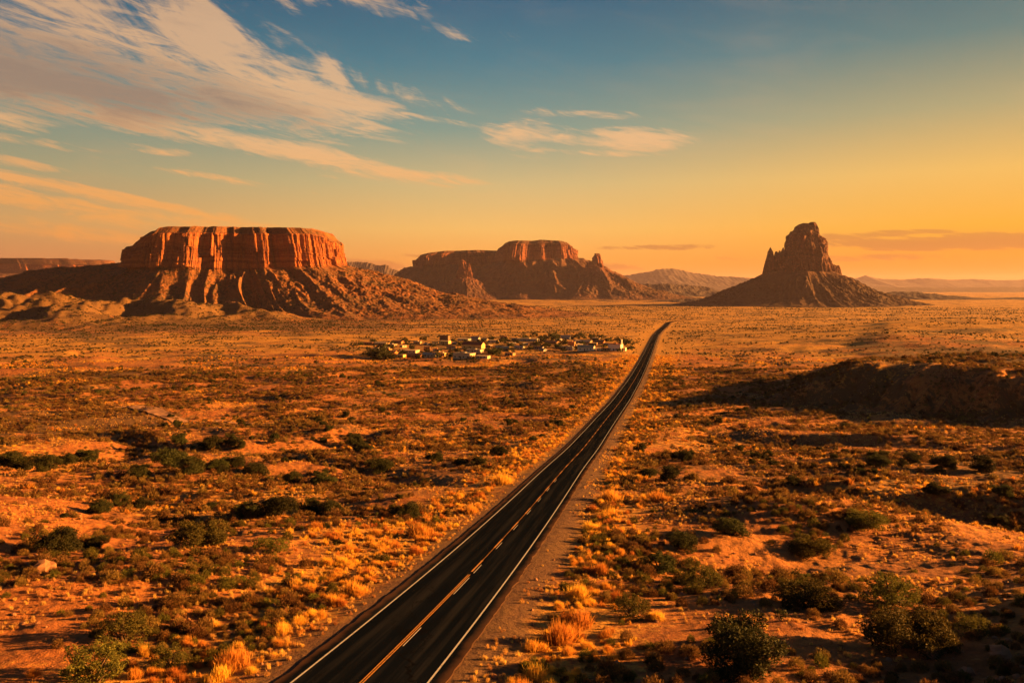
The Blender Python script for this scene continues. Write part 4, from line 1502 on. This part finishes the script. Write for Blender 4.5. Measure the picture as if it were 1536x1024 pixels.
def village_mask(x, y):
    return sst(y, 560, 600) * (1 - sst(y, 1000, 1060)) * sst(x, -150, -120) * (1 - sst(x, 105, 130))


def cand(n, r0, r1, seed, pw=1.3, half=36.0):
    rg = np.random.default_rng(seed)
    u = rg.uniform(0, 1, n)
    r = (r0 ** pw + u * (r1 ** pw - r0 ** pw)) ** (1 / pw)
    a = np.radians(rg.uniform(-half, half, n))
    return np.sin(a) * r, np.cos(a) * r, rg


def clear_of_used(x, y, extra=0.0):
    ok = np.ones(len(x), bool)
    for (ux, uy, ur) in USED:
        ok &= np.hypot(x - ux, y - uy) > ur + extra
    return ok


def zone(x, y, kind):
    rd = float(x - road_x(min(max(y, -60), 1760)))
    side = 'right' if rd > 0 else 'left'
    t = math.hypot(x, y)
    if rd > 0 and x + y > 385 and y < 600 and x > 85:
        return 'on the dark terrace right of the road'
    dist = 'near the bottom' if t < 75 else 'in the foreground' if t < 130 else 'in the mid plain' if t < 280 else 'before the village' if t < 560 else 'far away'
    if abs(rd) < 14 and y < 1750:
        return f'on the {side} road verge {dist}'
    far_ = 'close to' if abs(rd) < .35 * t else 'far out to'
    return f'{dist}, {far_} the {side} of the road'


def gn_scatter(name, meshes_objs, x, y, s_, label, cat, seed=0, z=None):
    """one object that carries very many small plants or stones as instances"""
    n = len(x)
    if z is None:
        z = height(x, y)
    V = np.stack([x, y, z - 0.03 * s_], -1)
    me = bpy.data.meshes.new(name)
    me.vertices.add(n)
    me.vertices.foreach_set('co', V.astype(np.float32).ravel())
    rg = np.random.default_rng(seed + 99)
    for nm, arr in (('s', s_), ('rz', rg.uniform(0, 6.28, n)), ('k', rg.integers(0, len(meshes_objs), n).astype(float)), ('zs', s_ * rg.uniform(.75, 1.2, n))):
        a = me.attributes.new(nm, 'FLOAT', 'POINT')
        a.data.foreach_set('value', np.asarray(arr, np.float32))
    o = bpy.data.objects.new(name, me)
    COL.objects.link(o)
    ng = bpy.data.node_groups.new(name + '_scatter', 'GeometryNodeTree')
    ng.interface.new_socket('Geometry', in_out='INPUT', socket_type='NodeSocketGeometry')
    ng.interface.new_socket('Geometry', in_out='OUTPUT', socket_type='NodeSocketGeometry')
    gi, go = ng.nodes.new('NodeGroupInput'), ng.nodes.new('NodeGroupOutput')
    iop = ng.nodes.new('GeometryNodeInstanceOnPoints')
    join = ng.nodes.new('GeometryNodeJoinGeometry')
    for mo in meshes_objs:
        oi = ng.nodes.new('GeometryNodeObjectInfo')
        oi.transform_space = 'ORIGINAL'
        oi.inputs['Object'].default_value = mo
        oi.inputs['As Instance'].default_value = True
        ng.links.new(oi.outputs['Geometry'], join.inputs[0])

    def at(nm):
        a = ng.nodes.new('GeometryNodeInputNamedAttribute')
        a.data_type = 'FLOAT'
        a.inputs['Name'].default_value = nm
        return a.outputs['Attribute']
    ng.links.new(gi.outputs[0], iop.inputs['Points'])
    ng.links.new(join.outputs[0], iop.inputs['Instance'])
    iop.inputs['Pick Instance'].default_value = True
    ng.links.new(at('k'), iop.inputs['Instance Index'])
    cr = ng.nodes.new('ShaderNodeCombineXYZ')
    ng.links.new(at('rz'), cr.inputs[2])
    ng.links.new(cr.outputs[0], iop.inputs['Rotation'])
    cs = ng.nodes.new('ShaderNodeCombineXYZ')
    ng.links.new(at('s'), cs.inputs[0])
    ng.links.new(at('s'), cs.inputs[1])
    ng.links.new(at('zs'), cs.inputs[2])
    ng.links.new(cs.outputs[0], iop.inputs['Scale'])
    ng.links.new(iop.outputs[0], go.inputs[0])
    md = o.modifiers.new('scatter', 'NODES')
    md.node_group = ng
    return tag(o, label, cat, kind='stuff')


def spread(kind, x, y, s_, nind, protos_hi, name, cat, word, rest_name, rest_label, sizes, parts=False, lo_objs=None, seed=0):
    """the nind largest in view become objects of their own, the rest one scatter"""
    app = s_ / np.hypot(x, y)
    inview = np.abs(np.arctan2(x, y)) < R(33.2)
    order = np.argsort(-(app * inview))
    first = order[:nind]
    objs = []
    for i in first:
        xi, yi, si = float(x[i]), float(y[i]), float(s_[i])
        zn = zone(xi, yi, kind)
        size = sizes[0] if si > sizes[2] else sizes[1]
        label = f'{size} {word} {zn}'
        group = f'{size} {word} {zn}'
        if parts and si / math.hypot(xi, yi) > 0.016:
            juniper(xi, yi, si, random.choice(protos_hi), label, group, zs=random.uniform(.85, 1.12))
        else:
            me = random.choice(protos_hi)
            if parts:
                me = random.choice(JLO) if si / math.hypot(xi, yi) < 0.009 else me[0]
            o = inst(name, me, xi, yi, si, zs=random.uniform(.8, 1.15))
            tag(o, label, cat, group)
            objs.append(o)
    rest = order[nind:]
    return objs, rest


# random junipers
x, y, rg = cand(9000, 70, 620, 31, 1.7)
d = fbm2(x, y, 60, 3, 81) + .35 * n2(x / 18, y / 12, 82)
ok = (d > 0.18) & (road_dist(x, y) > 12) & (rg.uniform(0, 1, len(x)) < .42) & clear_of_used(x, y, 1.5)
ok &= ~((x < 0) & (y < 120) & (rg.uniform(0, 1, len(x)) < .8))
x, y = x[ok], y[ok]
s_ = rg.uniform(1.1, 3.2, len(x)) * np.where(rg.uniform(0, 1, len(x)) < .18, 1.35, 1)
s_ *= np.interp(np.hypot(x, y), [70, 200, 620], [.55, .85, 1.1])
jobjs, rest = spread('juniper', x, y, s_, 235, JUN, 'juniper_bush', 'juniper bush', 'dark juniper bush', '', '', ('wide', 'small', 2.6), parts=True)
rx_, ry_, rs_ = x[rest], y[rest], s_[rest]
lo = [o for o in jobjs if o.data in JLO]
byme = {}
for o in lo:
    byme.setdefault(o.data.name, o)
LO_OBJS = list(byme.values())
# far scrub
x, y, rg = cand(60000, 400, 3200, 33, 1.3)
d = fbm2(x, y * 1.7, 110, 4, 83)
ok = (d + .25 * rg.normal(size=len(x)) + 1.0 * bump(x, y, -820, 1480, 500, 260) > 0.12) & (road_dist(x, y) > 11) & (rg.uniform(0, 1, len(x)) > village_mask(x, y) * .6)
x, y = x[ok], y[ok]
s_ = rg.uniform(1.0, 3.2, len(x)) * np.interp(np.hypot(x, y), [400, 1200, 3000], [.9, 1.0, 1.5])
kx_ = rg.normal(-800, 300, 7000)
ky_ = rg.normal(1480, 150, 7000)
okk = (fbm2(kx_, ky_ * 1.5, 70, 3, 89) > -.1) & (ky_ > 1150)
kx_, ky_ = kx_[okk], ky_[okk]
fx = np.concatenate([rx_, x, kx_])
fy = np.concatenate([ry_, y, ky_])
fs = np.concatenate([rs_, s_, rg.uniform(1.6, 4.2, len(kx_))])
gn_scatter('distant_scrub', LO_OBJS, fx, fy, fs, 'dark scrub scattered in uncounted numbers across the distant plain', 'scrub', 1)
print('junipers', len(jobjs), 'far scrub', len(fx), 'low protos', len(LO_OBJS))

# scrub on the talus of the big mesa
mv = np.empty(len(big_mesa.data.vertices) * 3, np.float32)
big_mesa.data.vertices.foreach_get('co', mv)
mv = mv.reshape(-1, 3, )
nn = 2400
rws = len(mv) // nn
tal = mv[(14 + 90) * nn:].astype(float)
rgm = np.random.default_rng(77)
dd = np.hypot(tal[:, 0] - tal[0, 0] * 0 - xpx(352, 2020.0), tal[:, 1] - 2020.0)
pk = (tal[:, 1] < 2060) & (tal[:, 2] > height(tal[:, 0], tal[:, 1]) + .5)
pk &= rgm.uniform(0, 1, len(tal)) < .052 * dd / 500.0
pk &= fbm2(tal[:, 0], tal[:, 1], 60, 3, 79) + .2 * rgm.normal(size=len(tal)) > -.05
tal = tal[pk]
gn_scatter('slope_scrub', LO_OBJS, tal[:, 0], tal[:, 1], rgm.uniform(1.5, 4.5, len(tal)), 'dark scrub dotting the slopes of the large mesa', 'scrub', 9, z=tal[:, 2])
print('talus scrub', len(tal))

# sagebrush
x, y, rg = cand(95000, 26, 560, 35, 1.45)
d = fbm2(x, y, 22, 4, 85)
ok = (d + .32 * rg.normal(size=len(x)) > 0.06) & (road_dist(x, y) > 7.5) & clear_of_used(x, y)
x, y = x[ok], y[ok]
s_ = rg.uniform(.45, 1.25, len(x)) * np.where(rg.uniform(0, 1, len(x)) < .12, 1.6, 1) * np.interp(np.hypot(x, y), [26, 90, 520], [.75, .95, 1.5])
sobjs, rest = spread('sage', x, y, s_, 290, SAGE + SAGE + SAGO, 'sagebrush', 'sagebrush', 'brown sagebrush', '', '', ('large', 'low', 1.3))
x, y, s_ = x[rest], y[rest], s_[rest]
nearm = np.hypot(x, y) < 95
hi = {}
for o in sobjs:
    hi.setdefault(o.data.name, o)
HI_S = list(hi.values())
gn_scatter('sagebrush_cover', HI_S, x[nearm], y[nearm], s_[nearm], 'low brown sagebrush covering the nearest ground', 'sagebrush', 2)
SLO_OBJS = []
for k, me in enumerate(SLO):
    i = np.nonzero(~nearm)[0][k * 7]
    o = inst('sagebrush', me, float(x[i]), float(y[i]), float(s_[i]))
    lb = 'low brown sagebrush ' + zone(float(x[i]), float(y[i]), '')
    tag(o, lb, 'sagebrush', lb)
    SLO_OBJS.append(o)
gn_scatter('sagebrush_plain', SLO_OBJS, x[~nearm], y[~nearm], s_[~nearm], 'low brown sagebrush dotting the plain between the junipers', 'sagebrush', 3)
print('sage', len(x))

# golden brush along the verges and in patches
x, y, rg = cand(120000, 26, 700, 37, 1.4)
g_, gr_ = vegetation_fields(x, y)
rdv = road_dist(x, y)
ok = (g_ + .14 * rg.normal(size=len(x)) > 0.70) & (rdv > np.where(x > road_x(y), 7.3, 6.2)) & clear_of_used(x, y)
x, y = x[ok], y[ok]
s_ = rg.uniform(.30, .95, len(x)) * np.where(rg.uniform(0, 1, len(x)) < .10, 1.5, 1) * np.interp(np.hypot(x, y), [26, 90, 620], [.8, 1.0, 1.5])
gobjs, rest = spread('gold', x, y, s_, 275, GOLD, 'golden_rabbitbrush', 'desert brush', 'golden brush', '', '', ('tall', 'short', .9))
x, y, s_ = x[rest], y[rest], s_[rest]
GLO_OBJS = []
for k, me in enumerate(GLO):
    i = k * 5 + 3
    o = inst('golden_rabbitbrush', me, float(x[i]), float(y[i]), float(s_[i]))
    lb = 'short golden brush ' + zone(float(x[i]), float(y[i]), '')
    tag(o, lb, 'desert brush', lb)
    GLO_OBJS.append(o)
gn_scatter('golden_brush_cover', GLO_OBJS, x, y, s_, 'golden dry brush lining both verges of the road', 'brush', 4)
print('gold', len(x))

# small dry tufts everywhere near
x, y, rg = cand(150000, 24, 360, 39, 1.35)
d = fbm2(x, y, 12, 3, 87)
ok = (d + .35 * fbm2(x, y, 40, 2, 88) + .22 * rg.normal(size=len(x)) > 0.10) & (road_dist(x, y) > 5.0)
x, y = x[ok], y[ok]
s_ = rg.uniform(.14, .42, len(x))
t0 = [inst('grass_tuft', me, float(x[k]), float(y[k]), .3) for k, me in enumerate(TUFT)]
for o in t0:
    tag(o, 'small straw coloured grass tuft in the near scrub', 'grass tuft', 'small straw grass tufts')
gn_scatter('dry_grass', t0, x, y, s_, 'thin dry grass between the sagebrush', 'grass', 5)
print('tufts', len(x))

# loose stones
x, y, rg = cand(26000, 24, 220, 41, 1.25)
rk = 0.15 + bump(x, y, 36, 38, 15, 18, -.5) * 1.2 + bump(x, y, -62, 78, 26, 26) * .9
ok = (rg.uniform(0, 1, len(x)) < rk * (.3 + 1.4 * sst(n2(x / 9, y / 9, 95), -.2, .6))) & (road_dist(x, y) > 5.2)
x, y = x[ok], y[ok]
s_ = .07 + .34 * rg.uniform(0, 1, len(x)) ** 4 + .05 * rg.uniform(0, 1, len(x))
bx, by, bz, bt = ground_at(68, 858)
bo = inst('boulder', STONE[2], bx, by, 1.8, rz=.9, zs=1.25)
tag(bo, 'tan boulder on the stony bank below the wide dark juniper', 'boulder')
sp = []
for k, (px, py, s0) in enumerate([(1400, 985, 1.0), (1500, 985, 1.3), (1450, 1010, .8)]):
    ax, ay, az_, at_ = ground_at(px, py)
    o = inst('rock', STONE[k + 1], ax, ay, s0)
    tag(o, ['grey rock just below the broad olive juniper', 'largest rock on the corner slope at the right edge', 'rock on the corner slope at the bottom edge'][k], 'rock')
    sp.append(o)
gn_scatter('gravel', sp, x, y, s_, 'loose stones strewn over the near slopes', 'gravel', 6)
print('stones', len(x))


# ------------------------------------------------------------------ village
def wall_mat(name, col):
    return plain_material(name, col, var=.18, scale=.8)


WM = {k: wall_mat(k + '_wall', c) for k, c in dict(cream=(.54, .41, .27), white=(.66, .58, .46), tan=(.30, .19, .10), orange=(.34, .14, .055), brown=(.16, .09, .055), grey=(.32, .29, .27), yellow=(.50, .36, .14)).items()}
RM = {k: wall_mat(k + '_roof', c) for k, c in dict(grey=(.17, .15, .14), pale=(.34, .27, .21), red=(.22, .07, .035), dark=(.045, .038, .034), rust=(.25, .11, .055), cream=(.40, .29, .18), green=(.06, .06, .035)).items()}
GLASS = plain_material('window_glass', (.03, .035, .045), rough=.15, var=.1)
DOORM = plain_material('door_paint', (.12, .06, .04), var=.2)
CHIM = wall_mat('chimney_render', (.80, .74, .62))


def house(px, py, wpx, hpx, wall, roof, kind, label, rot=-22, depth=None, chimney=False):
    x, y, z, t = ground_at(px, py, 400, 1500)
    L = max(5.5, wpx * t / 1195.0)
    H = max(2.3, hpx * t / 1195.0)
    D = depth or min(9.0, max(5.0, L * .55))
    e = empty('house' if kind != 'trailer' else 'mobile_home', (x, y + D / 2, z), R(rot + random.uniform(-7, 7)))
    wh = H * (.62 if kind == 'gable' else .88)
    m = MB()
    m.box(-L / 2, L / 2, -D / 2, D / 2, -1.2, wh)
    if kind == 'gable':
        rise = H - wh
        m.add([(-L / 2, -D / 2, wh), (-L / 2, D / 2, wh), (-L / 2, 0, wh + rise)], [(0, 2, 1)])
        m.add([(L / 2, -D / 2, wh), (L / 2, D / 2, wh), (L / 2, 0, wh + rise)], [(0, 1, 2)])
    m.build('wall', WM[wall], e)
    rf = MB()
    o_ = .45
    if kind == 'gable':
        rise = H - wh
        th = .18
        for sgn in (-1, 1):
            y0, z0 = sgn * (D / 2 + o_), wh - rise * o_ / (D / 2)
            vs = [(-L / 2 - o_, y0, z0 + .03), (L / 2 + o_, y0, z0 + .03), (L / 2 + o_, 0, wh + rise + .03), (-L / 2 - o_, 0, wh + rise + .03)]
            vs += [(a, b, c + th) for a, b, c in vs]
            rf.add(vs, [(0, 3, 2, 1), (4, 5, 6, 7), (0, 1, 5, 4), (1, 2, 6, 5), (2, 3, 7, 6), (3, 0, 4, 7)])
    else:
        ov = .12 if kind == 'trailer' else .3
        rf.box(-L / 2 - ov, L / 2 + ov, -D / 2 - ov, D / 2 + ov, wh + .003, wh + .28)
        if kind == 'flat':
            rf.box(-L * .18, L * .1, -D * .2, D * .2, wh + .28, wh + .9)
    r_ = rf.build('roof', RM[roof], e)
    if chimney:
        c = MB()
        c.box(L * .42, L * .42 + 1.1, -.5, .6, wh + .1, wh + 4.2)
        c.box(L * .42 - .12, L * .42 + 1.22, -.62, .72, wh + 4.2, wh + 4.45)
        c.build('chimney', CHIM, r_)
    nwin = max(1, min(4, int(L / 4)))
    dm = MB()
    dx = -L * .08
    dm.box(dx, dx + 1.0, -D / 2 - .06, -D / 2 + .02, -.1, 2.0)
    dm.build('door', DOORM, e)
    for k in range(nwin):
        wx = -L / 2 + L * (k + .5) / nwin
        if abs(wx - dx - .5) < 1.2:
            wx += 1.9
        if wx + .7 > L / 2:
            continue
        w = MB()
        w.box(wx - .6, wx + .6, -D / 2 - .05, -D / 2 + .02, 1.0, min(2.0, wh - .2))
        w.build('window', GLASS, e)
    w = MB()
    w.box(L / 2 - .02, L / 2 + .05, -.6, .6, 1.0, min(2.0, wh - .2))
    w.build('window', GLASS, e)
    USED.append((x, y, L * .6))
    tag(e, label, 'house' if kind != 'trailer' else 'mobile home', 'houses of the desert village')
    return e


HOUSES = [
    (696, 538, 30, 9, 'cream', 'grey', 'flat', 'big flat roofed house with bright yellow end wall, nearest in the village'),
    (622, 537, 22, 6.5, 'orange', 'rust', 'gable', 'orange house at the front left of the village'),
    (614, 530, 26, 5, 'cream', 'cream', 'trailer', 'long low pale home behind the front orange house'),
    (645, 536, 22, 6.5, 'cream', 'pale', 'gable', 'pale gabled house right of the front orange house'),
    (664, 534, 10, 5, 'yellow', 'cream', 'flat', 'tiny yellow shed left of the big yellow ended house'),
    (724, 538, 20, 4, 'cream', 'cream', 'trailer', 'low cream home just right of the big yellow ended house'),
    (710, 523, 32, 10, 'yellow', 'red', 'gable', 'long red roofed house in the middle of the village'),
    (712, 529, 24, 5, 'cream', 'grey', 'flat', 'flat roofed yellow walled house below the long red roof'),
    (667, 516, 16, 5, 'yellow', 'cream', 'trailer', 'small yellow home in front of the dark block'),
    (667, 511.5, 14, 9, 'brown', 'dark', 'flat', 'dark square block standing at the back of the village'),
    (713, 511, 13, 6, 'grey', 'grey', 'gable', 'grey gabled house at the back behind the long red roof'),
    (696, 511, 18, 3, 'grey', 'pale', 'trailer', 'low grey home left of the back gabled house'),
    (755, 526, 20, 6.5, 'tan', 'cream', 'gable', 'tan house with pale pink roof right of the red roof'),
    (765, 533, 14, 4, 'tan', 'rust', 'trailer', 'low tan home at the front centre of the village'),
    (553, 517, 16, 3.5, 'orange', 'rust', 'trailer', 'leftmost low home of the back row'),
    (572, 517, 20, 4, 'tan', 'cream', 'gable', 'second low house of the back row from the left'),
    (596, 515, 18, 4, 'orange', 'rust', 'gable', 'third low rusty house of the back row from the left'),
    (585, 531, 20, 5, 'orange', 'rust', 'gable', 'rust roofed house behind the dark trees at the front left'),
    (600, 536, 14, 3.4, 'yellow', 'cream', 'trailer', 'yellowish trailer beside the dark trees at the front left'),
    (792, 512, 34, 4.5, 'grey', 'cream', 'flat', 'long low building with pale roof at the back'),
    (779, 524, 14, 5, 'cream', 'pale', 'gable', 'small pale house beneath the long low back building'),
    (808, 524, 14, 4.5, 'grey', 'rust', 'gable', 'grey house with rusty roof right of the pale one'),
    (828, 516, 20, 4.5, 'brown', 'rust', 'gable', 'brown house below the dark tree row'),
    (849, 509, 14, 6, 'grey', 'pale', 'gable', 'pale gabled house among trees at the back right'),
    (852, 526, 18, 7, 'grey', 'grey', 'flat', 'grey flat house at the front right of the village'),
    (858, 520, 10, 8, 'orange', 'rust', 'flat', 'tall orange house behind the grey flat one'),
    (880, 526, 24, 8, 'white', 'cream', 'gable', 'largest white house at the front right of the village'),
    (878, 515, 20, 4.5, 'tan', 'pale', 'gable', 'tan house behind the largest white house'),
    (898, 526, 10, 4, 'white', 'cream', 'trailer', 'small white shed right of the largest white house'),
    (910, 526, 14, 4, 'tan', 'rust', 'trailer', 'low tan shed between the two white ends of the front row'),
    (924, 526, 20, 11, 'white', 'red', 'flat', 'two storey white house with tall chimney at the village end'),
    (935, 526, 6, 5, 'white', 'cream', 'flat', 'tiny white shed at the right end of the village'),
    (900, 516, 14, 6, 'orange', 'rust', 'gable', 'orange gabled house behind the low tan shed'),
    (740, 514, 16, 4, 'cream', 'pale', 'trailer', 'pale home among trees right of the back gabled house'),
]
for i, h in enumerate(HOUSES):
    house(*h, chimney=(h[0] == 924))

# little outbuildings between the houses
rgo = random.Random(23)
for (px, py) in [(588, 520), (604, 521), (626, 516), (640, 518), (652, 516), (640, 524), (655, 527), (676, 523), (684, 517), (733, 521), (745, 523), (728, 511),
                 (772, 511), (788, 518), (800, 518), (815, 527), (838, 511), (840, 524), (866, 514), (868, 520), (890, 518), (895, 510), (912, 518), (768, 517), (580, 525), (566, 524), (820, 508), (756, 508)]:
    w_, h_, wl, rf_ = rgo.uniform(7, 13), rgo.uniform(2.6, 4.2), rgo.choice(['tan', 'cream', 'orange', 'grey', 'brown']), rgo.choice(['pale', 'rust', 'cream', 'grey', 'dark'])
    sd = 'left' if px < 645 else 'middle' if px < 780 else 'right'
    lb = f'small {wl} shed with {rf_} roof among the houses, {sd} part of the village'
    e = house(px, py, w_, h_, wl, rf_, rgo.choice(['gable', 'trailer', 'flat']), lb, rot=rgo.uniform(-50, 20))
    e.name = 'shed'
    tag(e, lb, 'shed', lb)
VT = []
rgv = random.Random(5)
lead = [(567, 537, 22), (578, 535, 22), (556, 534, 12), (603, 533, 12), (540, 518, 8), (560, 513, 9), (606, 512, 9), (635, 511, 10), (640, 527, 8),
        (674, 537, 14), (686, 528, 9), (677, 528, 8), (738, 531, 14), (731, 527, 9), (726, 519, 12), (700, 527, 8), (690, 519, 9), (680, 512, 6),
        (752, 516, 12), (766, 520, 10), (775, 515, 10), (745, 534, 16), (760, 512, 10), (800, 505, 10), (813, 510, 12), (824, 510, 14), (835, 508, 14),
        (845, 517, 12), (862, 509, 12), (874, 508, 11), (888, 509, 12), (902, 508, 10), (912, 512, 10), (865, 525, 9), (869, 526, 8), (934, 517, 14), (945, 524, 10),
        (925, 511, 8), (818, 521, 14), (838, 522, 10), (795, 524, 9), (812, 514, 12), (660, 527, 7), (610, 518, 8), (590, 519, 8), (548, 533, 8), (736, 512, 9), (784, 520, 8), (906, 521, 8), (650, 520, 7), (572, 538, 20), (562, 531, 14), (590, 538, 12), (630, 538, 10), (655, 537, 10), (708, 539, 10), (618, 524, 9), (700, 516, 9), (722, 514, 10), (748, 528, 11), (768, 528, 10), (786, 509, 12), (806, 519, 10), (832, 513, 12), (846, 527, 9), (872, 518, 9), (888, 520, 9), (896, 513, 10), (930, 528, 8), (944, 518, 12), (583, 524, 9), (530, 519, 8), (552, 526, 8)]
for (px, py, w) in lead:
    x, y, z, t = ground_at(px, py, 400, 1500)
    ww = w * t / 1195.0 * 1.5
    front = py > 524
    sd = 'left' if px < 640 else 'middle' if px < 790 else 'right'
    big = 'wide' if w >= 12 else 'small'
    lb = f'{big} dark tree in the {"front" if front else "back"} row at the {sd} of the village'
    o = inst('village_tree', rgv.choice(JLO), x, y, ww, zs=rgv.uniform(.75, 1.05))
    tag(o, lb, 'tree', f'trees among the village houses, {lb}')
x, y, z, t = ground_at(916, 511, 400, 1500)
o = inst('village_tree', JLO[2], x, y, 2.6, zs=3.0)
tag(o, 'tall narrow dark tree near the right end of the village', 'tree')


# ------------------------------------------------------------------ haze
def build_haze():
    m = bpy.data.materials.new('air_haze')
    m.use_nodes = True
    g = NG(m.node_tree)
    for n in list(g.n):
        if n.type == 'BSDF_PRINCIPLED':
            g.n.remove(n)
    pv = g.n.new('ShaderNodeVolumePrincipled')
    pv.inputs['Color'].default_value = (0.66, 0.56, 0.80, 1)
    pv.inputs['Density'].default_value = 1.35e-5
    pv.inputs['Anisotropy'].default_value = 0.25
    g.l.new(pv.outputs[0], g.n['Material Output'].inputs['Volume'])
    b = MB()
    b.box(-31500, 31500, -31500, 31500, CAMZ - 100, CAMZ + 420)
    o = b.build('haze', m)
    tag(o, 'warm dusty evening haze over the whole valley', 'haze', kind='stuff')


build_haze()
